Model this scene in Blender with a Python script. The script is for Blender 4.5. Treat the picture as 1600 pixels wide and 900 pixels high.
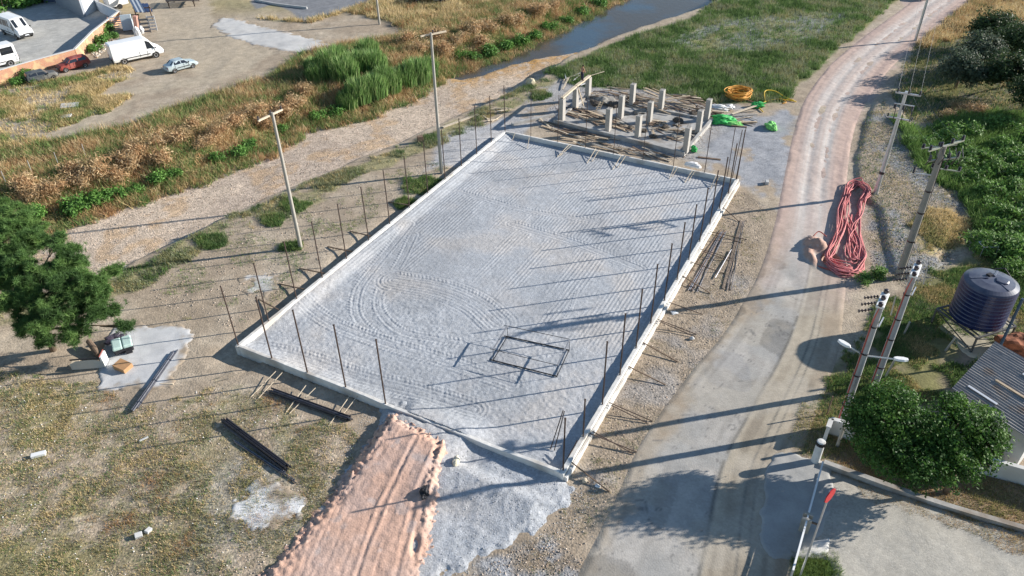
import bpy, math, random
import numpy as np
from mathutils import Vector, Matrix
random.seed(7); RS = np.random.RandomState(11)
R = math.radians
scene = bpy.context.scene
for o in list(bpy.data.objects): bpy.data.objects.remove(o)
COL = scene.collection
# ---------------------------------------------------------------- camera
CAMZ = 34.6
FPX, PITCH, ROLL = 1180.0, R(36.0), R(1.0)       # focal length in px of a 1600 px wide frame
_r0 = np.array([1., 0, 0]); _fw = np.array([0, math.cos(PITCH), -math.sin(PITCH)]); _dn = np.array([0, -math.sin(PITCH), -math.cos(PITCH)])
_A = math.cos(ROLL)*_r0 + math.sin(ROLL)*_dn
_B = -math.sin(ROLL)*_r0 + math.cos(ROLL)*_dn
cam_d = bpy.data.cameras.new("camera"); cam = bpy.data.objects.new("camera", cam_d); COL.objects.link(cam)
cam_d.sensor_width = 36.0; cam_d.lens = FPX/1600*36.0; cam_d.clip_end = 6000; cam_d.clip_start = 0.5
m = Matrix((( _A[0], -_B[0], -_fw[0], 0), (_A[1], -_B[1], -_fw[1], 0), (_A[2], -_B[2], -_fw[2], CAMZ), (0, 0, 0, 1)))
cam.matrix_world = m
scene.camera = cam
# ---------------------------------------------------------------- world, sun, exposure
SUN_EL, SUN_AZ = R(20.5), R(11.7)                # azimuth measured from +X towards +Y
w = bpy.data.worlds.new("World"); scene.world = w; w.use_nodes = True
nt = w.node_tree; nt.nodes.clear()
sky = nt.nodes.new("ShaderNodeTexSky"); sky.sky_type = 'NISHITA'; sky.sun_disc = False
sky.sun_elevation = SUN_EL; sky.sun_rotation = R(90)-SUN_AZ; sky.air_density = 1.0; sky.dust_density = 0.0; sky.ozone_density = 1.6
bg = nt.nodes.new("ShaderNodeBackground"); bg.inputs[1].default_value = 0.082
wo = nt.nodes.new("ShaderNodeOutputWorld")
nt.links.new(sky.outputs[0], bg.inputs[0]); nt.links.new(bg.outputs[0], wo.inputs[0])
sd_ = bpy.data.lights.new("sun", 'SUN'); sd_.energy = 5.0; sd_.angle = R(0.5); sd_.color = (1.0, 0.94, 0.86)
so = bpy.data.objects.new("sun", sd_); COL.objects.link(so)
sdir = Vector((math.cos(SUN_EL)*math.cos(SUN_AZ), math.cos(SUN_EL)*math.sin(SUN_AZ), math.sin(SUN_EL)))
so.rotation_euler = sdir.to_track_quat('Z', 'Y').to_euler(); so.location = (60, 20, 60)
scene.view_settings.view_transform = 'Standard'; scene.view_settings.look = 'None'
scene.view_settings.exposure = 0.9; scene.view_settings.gamma = 1.0
scene.render.engine = 'CYCLES'
try:
    scene.cycles.max_bounces = 5; scene.cycles.diffuse_bounces = 3; scene.cycles.transparent_max_bounces = 6
except Exception: pass

# ---------------------------------------------------------------- measuring: from the survey picture to the ground
def G(px, py, z=0.0):
    d = (px-800)*_A + (py-450)*_B + FPX*_fw
    s = (CAMZ-z)/(-d[2])
    return np.array([d[0]*s, d[1]*s, z])
def Htop(base, px, py):
    """height above z=0 of picture point (px,py) standing over ground point base"""
    d = (px-800)*_A + (py-450)*_B + FPX*_fw
    s = math.hypot(base[0], base[1])/math.hypot(d[0], d[1])
    return CAMZ + d[2]*s
# ---------------------------------------------------------------- numpy noise
def _h(ix, iy, seed):
    n = (ix.astype(np.int64)*374761393 + iy.astype(np.int64)*668265263 + seed*1442695041) & 0xffffffff
    n = ((n ^ (n >> 13))*1274126177) & 0xffffffff
    n = n ^ (n >> 16)
    return (n & 0xffffff)/float(0xffffff)
def vnoise(x, y, seed=0):
    x = np.asarray(x, float); y = np.asarray(y, float)
    ix = np.floor(x); iy = np.floor(y); fx = x-ix; fy = y-iy
    fx = fx*fx*(3-2*fx); fy = fy*fy*(3-2*fy)
    a = _h(ix, iy, seed); b = _h(ix+1, iy, seed); c = _h(ix, iy+1, seed); d = _h(ix+1, iy+1, seed)
    return (a*(1-fx)+b*fx)*(1-fy)+(c*(1-fx)+d*fx)*fy
def fbm(x, y, scale, octv=4, seed=0):
    s = 0; a = 1; t = 0; x = np.asarray(x, float)/scale; y = np.asarray(y, float)/scale
    for i in range(octv):
        s = s + a*vnoise(x*2**i+17.3*i, y*2**i-9.1*i, seed+i); t += a; a *= .5
    return s/t
def smooth(t): t = np.clip(t, 0, 1); return t*t*(3-2*t)
def sdf(poly, x, y):
    """signed distance, positive inside"""
    P = np.asarray(poly, float)[:, :2]; x = np.asarray(x, float); y = np.asarray(y, float)
    d = np.full(x.shape, 1e18); ins = np.zeros(x.shape, bool)
    n = len(P)
    for i in range(n):
        a = P[i]; b = P[(i+1) % n]; e = b-a
        wx = x-a[0]; wy = y-a[1]
        t = np.clip((wx*e[0]+wy*e[1])/(e@e+1e-12), 0, 1)
        dx = wx-e[0]*t; dy = wy-e[1]*t
        d = np.minimum(d, dx*dx+dy*dy)
        if a[1] != b[1]:
            c = ((a[1] > y) != (b[1] > y)) & (x < (b[0]-a[0])*(y-a[1])/(b[1]-a[1])+a[0])
            ins ^= c
    d = np.sqrt(d)
    return np.where(ins, d, -d)
def pdist(line, x, y, arc=False):
    P = np.asarray(line, float)[:, :2]; x = np.asarray(x, float); y = np.asarray(y, float)
    best = np.full(x.shape, 1e18); s = np.zeros(x.shape); sg = np.zeros(x.shape); L = 0
    for i in range(len(P)-1):
        a = P[i]; e = P[i+1]-a; l = math.sqrt(e@e)+1e-9
        wx = x-a[0]; wy = y-a[1]
        t = np.clip((wx*e[0]+wy*e[1])/(l*l), 0, 1)
        dx = wx-e[0]*t; dy = wy-e[1]*t; d = dx*dx+dy*dy
        m_ = d < best
        best = np.where(m_, d, best)
        if arc:
            s = np.where(m_, L+t*l, s); sg = np.where(m_, np.sign(e[0]*wy-e[1]*wx), sg)
        L += l
    best = np.sqrt(best)
    return (best, s, sg) if arc else best
def smooth_line(P, n=6):
    """Catmull-Rom through the points"""
    P = [np.asarray(p, float) for p in P]; out = []
    Q = [2*P[0]-P[1]]+P+[2*P[-1]-P[-2]]
    for i in range(1, len(Q)-2):
        for k in range(n):
            t = k/n
            out.append(0.5*((2*Q[i])+(-Q[i-1]+Q[i+1])*t+(2*Q[i-1]-5*Q[i]+4*Q[i+1]-Q[i+2])*t*t+(-Q[i-1]+3*Q[i]-3*Q[i+1]+Q[i+2])*t**3))
    out.append(P[-1]); return out
def PG(pts, z=0.0): return [G(a, b, z) for a, b in pts]
# ---------------------------------------------------------------- terrain
BED = -1.8
bedL = PG([(-150, 430), (-60, 395), (0, 376), (75, 353), (130, 338), (230, 303), (300, 285), (345, 268), (400, 245), (440, 215), (490, 197), (560, 178), (600, 170), (640, 152), (690, 122), (715, 104), (760, 90), (800, 78), (850, 55), (900, 30), (960, 2), (1010, -25), (1080, -60)], BED)
bedR = PG([(-150, 560), (-60, 510), (60, 470), (130, 452), (188, 432), (250, 402), (300, 377), (345, 356), (400, 327), (470, 297), (560, 260), (620, 234), (690, 202), (760, 172), (825, 140), (865, 108), (960, 66), (1080, 26), (1140, -4), (1220, -60)], BED)
bed_poly = bedL + bedR[::-1]
water_poly = PG([(715, 104), (760, 90), (800, 78), (850, 55), (900, 30), (960, 2), (1010, -25), (1080, -60), (1220, -60), (1140, -6), (1080, 20), (1000, 45), (950, 62), (905, 78), (860, 86), (800, 100), (750, 118), (722, 124), (700, 118)], BED)
CA, CB, CC, CD = [G(*p, 0.6)[:2] for p in ((372, 537), (790, 205), (1150, 280), (880, 740))]
# squared-up pitch
_u = (CB-CA)+(CC-CD); _u /= np.linalg.norm(_u); _v = np.array([_u[1], -_u[0]])
_c = (CA+CB+CC+CD)/4; PL, PW = 39.6, 24.9
CA = _c-_u*PL/2-_v*PW/2; CB = _c+_u*PL/2-_v*PW/2; CC = _c+_u*PL/2+_v*PW/2; CD = _c-_u*PL/2+_v*PW/2
def to_uv(x, y): return (x-CA[0])*_u[0]+(y-CA[1])*_u[1], (x-CA[0])*_v[0]+(y-CA[1])*_v[1]
def from_uv(u, v): return CA[0]+u*_u[0]+v*_v[0], CA[1]+u*_u[1]+v*_v[1]
pit_c = G(1290, 402)[:2]
slope_poly = PG([(1338, 300), (1334, 262), (1340, 225), (1352, 185), (1368, 150), (1395, 150), (1430, 200), (1440, 260), (1500, 320), (1470, 420), (1420, 440), (1385, 420), (1370, 330)])
def terrain(x, y):
    x = np.asarray(x, float); y = np.asarray(y, float)
    d = sdf(bed_poly, x, y)
    dl = pdist(bedL, x, y); dr = pdist(bedR, x, y)
    out = -d
    wob = 1+.5*(fbm(x, y, 3., 3, 5)-.5)
    zr = BED*(1-smooth(out/(1.9*wob))); zl = BED*(1-smooth(out/(5.5*wob)))
    z = np.where(d > 0, BED-.10*smooth(d/1.0), np.where(dr < dl, zr, zl))
    ww = sdf(water_poly, x, y)+1.6*(fbm(x, y, 2.5, 3, 9)-.5)
    z = z - .22*smooth((ww+.4)/1.2)
    z = z + np.where(d > -1, .10, .16)*(fbm(x, y, 2.2, 4, 21)-.5)
    u, v = to_uv(x, y)
    z = z + .26*smooth((sdf(slope_poly, x, y)+.5*(fbm(x, y, 1.6, 3, 27)-.5))/.55)
    ins = np.minimum(np.minimum(u, PL-u), np.minimum(v, PW-v))
    z = np.where(ins > 0, -.5, z - .22*smooth((2.2+ins)/2.2)*(ins <= 0)*(v < 2))
    return z
def TZ(x, y): return float(terrain(np.array([x]), np.array([y]))[0])
def GT(px, py):
    z = 0.
    for _ in range(6):
        p = G(px, py, z); z = .5*z+.5*TZ(p[0], p[1])
    p = G(px, py, z); p[2] = TZ(p[0], p[1]); return p
# ---------------------------------------------------------------- materials
MATS = {}
def new_mat(name):
    mt = bpy.data.materials.new(name); mt.use_nodes = True; t = mt.node_tree; t.nodes.clear()
    out = t.nodes.new("ShaderNodeOutputMaterial"); b = t.nodes.new("ShaderNodeBsdfPrincipled"); t.links.new(b.outputs[0], out.inputs[0])
    return mt, t, b, out
def mat(name, col, rough=.8, metal=0., var=.25, scale=3., bump=0., bscale=None, spec=.3, dirt=None):
    """principled with procedural mottling in object space"""
    if name in MATS: return MATS[name]
    mt, t, b, out = new_mat(name)
    tc = t.nodes.new("ShaderNodeTexCoord")
    n = t.nodes.new("ShaderNodeTexNoise"); n.inputs['Scale'].default_value = scale; n.inputs['Detail'].default_value = 6; n.inputs['Roughness'].default_value = .65
    t.links.new(tc.outputs['Object'], n.inputs['Vector'])
    r = t.nodes.new("ShaderNodeMapRange"); r.inputs[1].default_value = .3; r.inputs[2].default_value = .7
    r.inputs[3].default_value = 1-var; r.inputs[4].default_value = 1+var
    t.links.new(n.outputs[0], r.inputs[0])
    mx = t.nodes.new("ShaderNodeVectorMath"); mx.operation = 'SCALE'; mx.inputs[0].default_value = col[:3]
    t.links.new(r.outputs[0], mx.inputs['Scale'])
    src = mx.outputs[0]
    if dirt:
        n2 = t.nodes.new("ShaderNodeTexNoise"); n2.inputs['Scale'].default_value = scale*.37; n2.inputs['Detail'].default_value = 8
        t.links.new(tc.outputs['Object'], n2.inputs['Vector'])
        r2 = t.nodes.new("ShaderNodeMapRange"); r2.inputs[1].default_value = .48; r2.inputs[2].default_value = .66
        t.links.new(n2.outputs[0], r2.inputs[0])
        mm = t.nodes.new("ShaderNodeMix"); mm.data_type = 'RGBA'; mm.inputs[7].default_value = (*dirt, 1)
        t.links.new(src, mm.inputs[6]); t.links.new(r2.outputs[0], mm.inputs[0]); src = mm.outputs[2]
    t.links.new(src, b.inputs['Base Color'])
    b.inputs['Roughness'].default_value = rough; b.inputs['Metallic'].default_value = metal
    b.inputs['Specular IOR Level'].default_value = spec
    if bump:
        n3 = t.nodes.new("ShaderNodeTexNoise"); n3.inputs['Scale'].default_value = bscale or scale*6; n3.inputs['Detail'].default_value = 5
        t.links.new(tc.outputs['Object'], n3.inputs['Vector'])
        bp = t.nodes.new("ShaderNodeBump"); bp.inputs['Strength'].default_value = .6; bp.inputs['Distance'].default_value = bump
        t.links.new(n3.outputs[0], bp.inputs['Height']); t.links.new(bp.outputs[0], b.inputs['Normal'])
    MATS[name] = mt; return mt
def attr_mat(name, rough=.9, speck=.3, sscale=5., bump=.03, bscale=6., leaf=False, spec=.15, fine=.15):
    """colour from the mesh attribute Col (the things' own colours), with procedural grain"""
    if name in MATS: return MATS[name]
    mt, t, b, out = new_mat(name)
    at = t.nodes.new("ShaderNodeAttribute"); at.attribute_name = "Col"
    b.inputs['Roughness'].default_value = rough; b.inputs['Specular IOR Level'].default_value = spec
    if leaf:
        t.links.new(at.outputs['Color'], b.inputs['Base Color'])
        tr = t.nodes.new("ShaderNodeBsdfTranslucent"); t.links.new(at.outputs['Color'], tr.inputs[0])
        ms = t.nodes.new("ShaderNodeMixShader"); ms.inputs[0].default_value = .3
        t.links.new(b.outputs[0], ms.inputs[1]); t.links.new(tr.outputs[0], ms.inputs[2]); t.links.new(ms.outputs[0], out.inputs[0])
        MATS[name] = mt; return mt
    ge = t.nodes.new("ShaderNodeNewGeometry")
    st = t.nodes.new("ShaderNodeAttribute"); st.attribute_name = "Stone"
    vo = t.nodes.new("ShaderNodeTexVoronoi"); vo.inputs['Scale'].default_value = sscale; vo.inputs['Randomness'].default_value = 1
    t.links.new(ge.outputs['Position'], vo.inputs['Vector'])
    sep = t.nodes.new("ShaderNodeSeparateColor"); t.links.new(vo.outputs['Color'], sep.inputs[0])
    # brightness of each pebble
    r = t.nodes.new("ShaderNodeMapRange"); r.inputs[3].default_value = 1-speck; r.inputs[4].default_value = 1+speck*1.2
    t.links.new(sep.outputs[0], r.inputs[0])
    n1 = t.nodes.new("ShaderNodeTexNoise"); n1.inputs['Scale'].default_value = 1.1; n1.inputs['Detail'].default_value = 9; n1.inputs['Roughness'].default_value = .7
    t.links.new(ge.outputs['Position'], n1.inputs['Vector'])
    r1 = t.nodes.new("ShaderNodeMapRange"); r1.inputs[1].default_value = .3; r1.inputs[2].default_value = .7; r1.inputs[3].default_value = 1-fine; r1.inputs[4].default_value = 1+fine
    t.links.new(n1.outputs[0], r1.inputs[0])
    # mix amount from Stone
    one = t.nodes.new("ShaderNodeMix"); one.data_type = 'FLOAT'; one.inputs[2].default_value = 1.0
    t.links.new(st.outputs['Fac'], one.inputs[0]); t.links.new(r.outputs[0], one.inputs[3])
    mu = t.nodes.new("ShaderNodeMath"); mu.operation = 'MULTIPLY'; t.links.new(one.outputs[0], mu.inputs[0]); t.links.new(r1.outputs[0], mu.inputs[1])
    sc = t.nodes.new("ShaderNodeVectorMath"); sc.operation = 'SCALE'; t.links.new(at.outputs['Color'], sc.inputs[0]); t.links.new(mu.outputs[0], sc.inputs['Scale'])
    t.links.new(sc.outputs[0], b.inputs['Base Color'])
    n2 = t.nodes.new("ShaderNodeTexNoise"); n2.inputs['Scale'].default_value = bscale; n2.inputs['Detail'].default_value = 6; n2.inputs['Roughness'].default_value = .7
    t.links.new(ge.outputs['Position'], n2.inputs['Vector'])
    ad = t.nodes.new("ShaderNodeMath"); ad.operation = 'MULTIPLY_ADD'
    t.links.new(vo.outputs['Distance'], ad.inputs[0]); ad.inputs[1].default_value = -.9; t.links.new(n2.outputs[0], ad.inputs[2])
    am = t.nodes.new("ShaderNodeMath"); am.operation = 'MULTIPLY_ADD'; t.links.new(st.outputs['Fac'], am.inputs[0]); am.inputs[1].default_value = .8; am.inputs[2].default_value = .25
    bp = t.nodes.new("ShaderNodeBump"); bp.inputs['Distance'].default_value = bump
    t.links.new(am.outputs[0], bp.inputs['Strength'])
    t.links.new(ad.outputs[0], bp.inputs['Height']); t.links.new(bp.outputs[0], b.inputs['Normal'])
    MATS[name] = mt; return mt
# ---------------------------------------------------------------- mesh helpers
def np_mesh(name, verts, faces, material=None, col=None, stone=None, smooth_=False, parent=None):
    verts = np.ascontiguousarray(verts, dtype=np.float32); faces = np.ascontiguousarray(faces, dtype=np.int32)
    me = bpy.data.meshes.new(name); nv, nf, k = len(verts), len(faces), faces.shape[1]
    me.vertices.add(nv); me.vertices.foreach_set("co", verts.ravel())
    me.loops.add(nf*k); me.loops.foreach_set("vertex_index", faces.ravel())
    me.polygons.add(nf); me.polygons.foreach_set("loop_start", np.arange(0, nf*k, k, dtype=np.int32))
    me.update(calc_edges=True)
    if smooth_: me.polygons.foreach_set("use_smooth", np.ones(nf, bool))
    if col is not None:
        a = me.color_attributes.new("Col", 'FLOAT_COLOR', 'POINT')
        c4 = np.ones((nv, 4), np.float32); c4[:, :3] = col; a.data.foreach_set("color", c4.ravel())
    if stone is not None:
        a = me.attributes.new("Stone", 'FLOAT', 'POINT'); a.data.foreach_set("value", np.ascontiguousarray(stone, np.float32))
    if material: me.materials.append(material)
    o = bpy.data.objects.new(name, me); COL.objects.link(o)
    if parent: o.parent = parent
    return o
def grid_faces(nx, ny):
    i = np.arange(nx-1)[None, :]+np.arange(ny-1)[:, None]*nx
    i = i.ravel(); return np.stack([i, i+1, i+1+nx, i+nx], 1)
def sheet(name, poly, step, zf, material, colf, stonef=None, edge=0.15, smooth_=True, keep=None):
    """fine relief sheet clipped to a polygon"""
    P = np.asarray(poly)[:, :2]; mg = step if keep is None else 1.6; x0, y0 = P.min(0)-mg; x1, y1 = P.max(0)+mg
    xs = np.arange(x0, x1+step, step); ys = np.arange(y0, y1+step, step)
    X, Y = np.meshgrid(xs, ys); X = X.ravel(); Y = Y.ravel()
    d = sdf(poly, X, Y) if keep is None else keep(X, Y)
    F = grid_faces(len(xs), len(ys)); F = F[(d[F] > 0).any(1)]
    used = np.unique(F); mp = np.full(len(X), -1); mp[used] = np.arange(len(used))
    X = X[used]; Y = Y[used]; d = d[used]; F = mp[F]
    Z = zf(X, Y, d); C = colf(X, Y, d); S = stonef(X, Y, d) if stonef else np.full(len(X), .5)
    return np_mesh(name, np.stack([X, Y, Z], 1), F, material, C, S, smooth_)
class MB:
    def __init__(s): s.v = []; s.f = []
    def add(s, vs, fs):
        o = len(s.v); s.v += [tuple(map(float, v)) for v in vs]; s.f += [tuple(i+o for i in f) for f in fs]; return s
    def box(s, c, size, rz=0., M=None):
        x, y, z = [k/2 for k in size]
        vs = [Vector((a*x, b*y, d*z)) for a in (-1, 1) for b in (-1, 1) for d in (-1, 1)]
        M2 = Matrix.Rotation(rz, 4, 'Z') if M is None else M
        vs = [Vector(c)+M2.to_3x3() @ v for v in vs]
        return s.add(vs, [(0, 1, 3, 2), (4, 6, 7, 5), (0, 4, 5, 1), (2, 3, 7, 6), (0, 2, 6, 4), (1, 5, 7, 3)])
    def bar(s, p, q, wd, ht=None, up=(0, 0, 1)):
        p = Vector(p); q = Vector(q); d = (q-p); L = d.length; d.normalize(); ht = ht or wd
        u = Vector(up)
        if abs(d.dot(u)) > .98: u = Vector((1, 0, 0))
        sd = d.cross(u).normalized(); u = sd.cross(d).normalized()
        vs = []
        for e in (p, q):
            for a, b in ((-1, -1), (1, -1), (1, 1), (-1, 1)): vs.append(e+sd*a*wd/2+u*b*ht/2)
        return s.add(vs, [(3, 2, 1, 0), (4, 5, 6, 7), (0, 1, 5, 4), (1, 2, 6, 5), (2, 3, 7, 6), (3, 0, 4, 7)])
    def tube(s, pts, rad, n=8, cap=True):
        pts = [Vector(p) for p in pts]
        rad = rad if hasattr(rad, '__len__') else [rad]*len(pts)
        o = len(s.v); prev = None
        for i, p in enumerate(pts):
            d = (pts[min(i+1, len(pts)-1)]-pts[max(i-1, 0)]).normalized()
            if prev is None:
                u = Vector((0, 0, 1)) if abs(d.z) < .9 else Vector((1, 0, 0))
            else: u = prev
            sd = d.cross(u).normalized(); u = sd.cross(d).normalized(); prev = u
            for k in range(n):
                a = 2*math.pi*k/n; s.v.append(tuple(p+(sd*math.cos(a)+u*math.sin(a))*rad[i]))
        for i in range(len(pts)-1):
            for k in range(n):
                a = o+i*n+k; b = o+i*n+(k+1) % n; s.f.append((a, b, b+n, a+n))
        if cap:
            s.f.append(tuple(o+k for k in range(n))[::-1]); s.f.append(tuple(o+(len(pts)-1)*n+k for k in range(n)))
        return s
    def lathe(s, prof, c=(0, 0, 0), n=32):
        o = len(s.v)
        for r_, z in prof:
            for k in range(n):
                a = 2*math.pi*k/n; s.v.append((c[0]+r_*math.cos(a), c[1]+r_*math.sin(a), c[2]+z))
        for i in range(len(prof)-1):
            for k in range(n):
                a = o+i*n+k; b = o+i*n+(k+1) % n; s.f.append((a, b, b+n, a+n))
        s.f.append(tuple(o+k for k in range(n))[::-1]); s.f.append(tuple(o+(len(prof)-1)*n+k for k in range(n)))
        return s
    def prism(s, poly, z0, z1):
        """poly (x,y) list, z0/z1 numbers or per-vertex lists"""
        n = len(poly); Z0 = z0 if hasattr(z0, '__len__') else [z0]*n; Z1 = z1 if hasattr(z1, '__len__') else [z1]*n
        vs = [(p[0], p[1], a) for p, a in zip(poly, Z0)]+[(p[0], p[1], a) for p, a in zip(poly, Z1)]
        ar = sum(poly[i][0]*poly[(i+1) % n][1]-poly[(i+1) % n][0]*poly[i][1] for i in range(n))
        fs = [tuple(range(n))[::-1], tuple(range(n, 2*n))]+[(i, (i+1) % n, n+(i+1) % n, n+i) for i in range(n)]
        if ar < 0: fs = [f[::-1] for f in fs]
        return s.add(vs, fs)
    def build(s, name, material, parent=None, bevel=0., smooth_=False, seg=2):
        me = bpy.data.meshes.new(name); me.from_pydata(s.v, [], s.f); me.update()
        if material: me.materials.append(material)
        o = bpy.data.objects.new(name, me); COL.objects.link(o)
        if parent: o.parent = parent
        if smooth_:
            me.polygons.foreach_set("use_smooth", np.ones(len(me.polygons), bool))
        if bevel:
            b = o.modifiers.new("bevel", 'BEVEL'); b.width = bevel; b.segments = seg; b.limit_method = 'ANGLE'; b.angle_limit = R(35)
        return o
def tag(o, label=None, cat=None, group=None, kind=None):
    if label: o['label'] = label
    if cat: o['category'] = cat
    if group: o['group'] = group
    if kind: o['kind'] = kind
    return o
def thing(name, label, cat, loc=(0, 0, 0), rz=0., group=None):
    o = bpy.data.objects.new(name, None); COL.objects.link(o); o.location = loc; o.rotation_euler = (0, 0, rz); o.empty_display_size = .3
    return tag(o, label, cat, group)
def dup(root, loc, rz=0., label=None, group=None, scale=None):
    r = root.copy(); COL.objects.link(r); r.location = loc; r.rotation_euler = (0, 0, rz)
    if scale is not None: r.scale = (scale,)*3 if not hasattr(scale, '__len__') else scale
    if label: r['label'] = label
    if group: r['group'] = group
    for ch in list(root.children):
        c = ch.copy(); COL.objects.link(c); c.parent = r
        for g in list(ch.children):
            d = g.copy(); COL.objects.link(d); d.parent = c
    return r
ORD = ['first', 'second', 'third', 'fourth', 'fifth', 'sixth', 'seventh', 'eighth', 'ninth', 'tenth', 'eleventh', 'twelfth', 'thirteenth', 'fourteenth', 'fifteenth', 'sixteenth', 'seventeenth', 'eighteenth', 'nineteenth', 'twentieth']
_n9 = ORD[:9]
for _t, _tt in (('twenty', None), ('thirty', 'thirtieth'), ('forty', 'fortieth'), ('fifty', 'fiftieth'), ('sixty', 'sixtieth'), ('seventy', 'seventieth'), ('eighty', 'eightieth'), ('ninety', 'ninetieth')):
    ORD += ([_tt] if _tt else [])+[_t+'-'+o for o in _n9]
# ================================================================ GROUND
def lerp(a, b, t): t = np.asarray(t)[..., None]; return a*(1-t)+b*t
C_DIRT = np.array([.335, .27, .20]); C_LDIRT = np.array([.41, .345, .265]); C_GREY = np.array([.37, .37, .375])
C_GREEN = np.array([.095, .135, .045]); C_OLIVE = np.array([.20, .19, .085]); C_GOLD = np.array([.47, .37, .20])
C_PEB = np.array([.50, .405, .315]); C_ALG = np.array([.42, .245, .09]); C_PINK = np.array([.47, .365, .315]); C_DARK = np.array([.13, .12, .09])
C_BROWN = np.array([.30, .20, .115])
def ring(pts, z=0.): return PG(pts, z)
REG = dict(
    field_nl=ring([(-80, 560), (150, 600), (250, 640), (330, 600), (470, 640), (560, 690), (520, 780), (450, 850), (400, 980), (-300, 980)]),
    cement_haze=ring([(350, 690), (440, 690), (480, 800), (430, 900), (330, 880)]),
    grass_top=ring([(850, 112), (905, 135), (1010, 140), (1100, 160), (1225, 160), (1262, 120), (1300, 82), (1345, 45), (1395, 5), (1430, -40), (1080, -60), (1130, 0), (1080, 28), (960, 68), (870, 110)]),
    grass_dry=ring([(1040, 60), (1130, 30), (1260, 20), (1330, 20), (1280, 60), (1170, 80), (1080, 80)]),
    lot=ring([(-120, 20), (40, -10), (90, 2), (185, 10), (188, 24), (122, 80), (0, 122), (-120, 160)]),
    track_tl=ring([(60, 215), (170, 195), (215, 150), (330, 130), (400, 105), (420, 80), (330, 40), (330, -40), (190, -40), (240, 60), (300, 120), (160, 150), (60, 190)]),
    gold_tl=ring([(-80, 110), (60, 130), (180, 105), (215, 110), (150, 150), (205, 150), (170, 175), (90, 200), (50, 235), (-80, 270)]),
    tarmac=ring([(400, 14), (430, 5), (480, 35), (560, 10), (640, -5), (640, -60), (380, -60), (385, -10)]),
    gold_tr=ring([(400, 28), (480, 36), (540, 20), (600, 30), (650, 60), (700, 40), (820, 0), (900, -40), (1000, -60), (700, -60), (560, 10), (480, 33)]),
    far_green=ring([(560, 18), (640, 8), (760, 0), (800, -30), (620, -30), (590, 0)]),
    bankleft=ring([(-80, 270), (60, 235), (200, 205), (330, 160), (420, 130), (480, 90), (560, 75), (650, 60), (740, 20), (850, -10), (900, -40), (1010, -25), (900, 30), (800, 78), (700, 110), (640, 150), (560, 177), (480, 195), (420, 235), (330, 270), (230, 303), (80, 352), (-80, 400)], -.8),
    bankright=ring([(-80, 500), (190, 430), (250, 395), (330, 350), (430, 310), (560, 255), (700, 196), (760, 165), (830, 128), (880, 118), (850, 150), (770, 185), (700, 222), (640, 245), (560, 275), (470, 335), (380, 365), (300, 400), (230, 445), (100, 480), (-80, 540)]),
    spill_grey=ring([(690, 215), (790, 180), (860, 175), (830, 200), (790, 215), (700, 262), (660, 270)]),
    grey_right=ring([(1130, 190), (1240, 170), (1240, 250), (1215, 330), (1160, 290), (1100, 265)]),
    dirt_right=ring([(1150, 290), (1210, 330), (1180, 420), (1110, 560), (1000, 690), (950, 790), (900, 890), (830, 960), (800, 900), (900, 760), (950, 650), (1060, 440)]),
    pinkside=ring([(1245, 240), (1235, 300), (1225, 380), (1250, 450), (1330, 470), (1350, 420), (1330, 300), (1330, 200), (1400, 110), (1470, 50), (1540, -10), (1540, -60), (1440, -60), (1410, 10), (1330, 80), (1265, 160)]),
    slope_r=ring([(1335, 280), (1345, 200), (1380, 160), (1410, 190), (1430, 260), (1500, 300), (1520, 340), (1480, 420), (1440, 470), (1400, 440), (1360, 440), (1360, 330)]),
    gold_r=ring([(1445, 325), (1530, 345), (1500, 380), (1450, 395), (1435, 360)]),
    gold_fr=ring([(1430, 70), (1470, 40), (1520, 0), (1620, -20), (1620, 30), (1540, 45), (1500, 60), (1440, 75)]),
    green_r=ring([(1395, 190), (1440, 210), (1500, 180), (1680, 170), (1700, 480), (1560, 400), (1490, 300), (1430, 260)]),
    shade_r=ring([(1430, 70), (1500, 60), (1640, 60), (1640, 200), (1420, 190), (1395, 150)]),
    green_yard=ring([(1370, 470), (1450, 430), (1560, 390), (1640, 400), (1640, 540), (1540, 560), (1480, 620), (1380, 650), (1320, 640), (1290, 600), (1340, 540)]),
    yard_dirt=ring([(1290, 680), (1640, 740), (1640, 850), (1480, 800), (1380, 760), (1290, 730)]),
    dirt_gate=ring([(1250, 640), (1320, 600), (1330, 680), (1290, 720), (1235, 720)]),
    grass_bc=ring([(1240, 880), (1260, 862), (1310, 868), (1330, 920), (1300, 960), (1230, 960)]),
    heap_bl=ring([(760, 880), (850, 840), (930, 880), (920, 960), (720, 960)]),
    excav=ring([(1230, 350), (1300, 345), (1330, 390), (1310, 430), (1260, 430), (1235, 400)]),
    site=ring([(830, 150), (880, 120), (960, 130), (1110, 150), (1220, 190), (1150, 270), (1000, 235), (850, 200), (790, 190)]),
)
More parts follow.
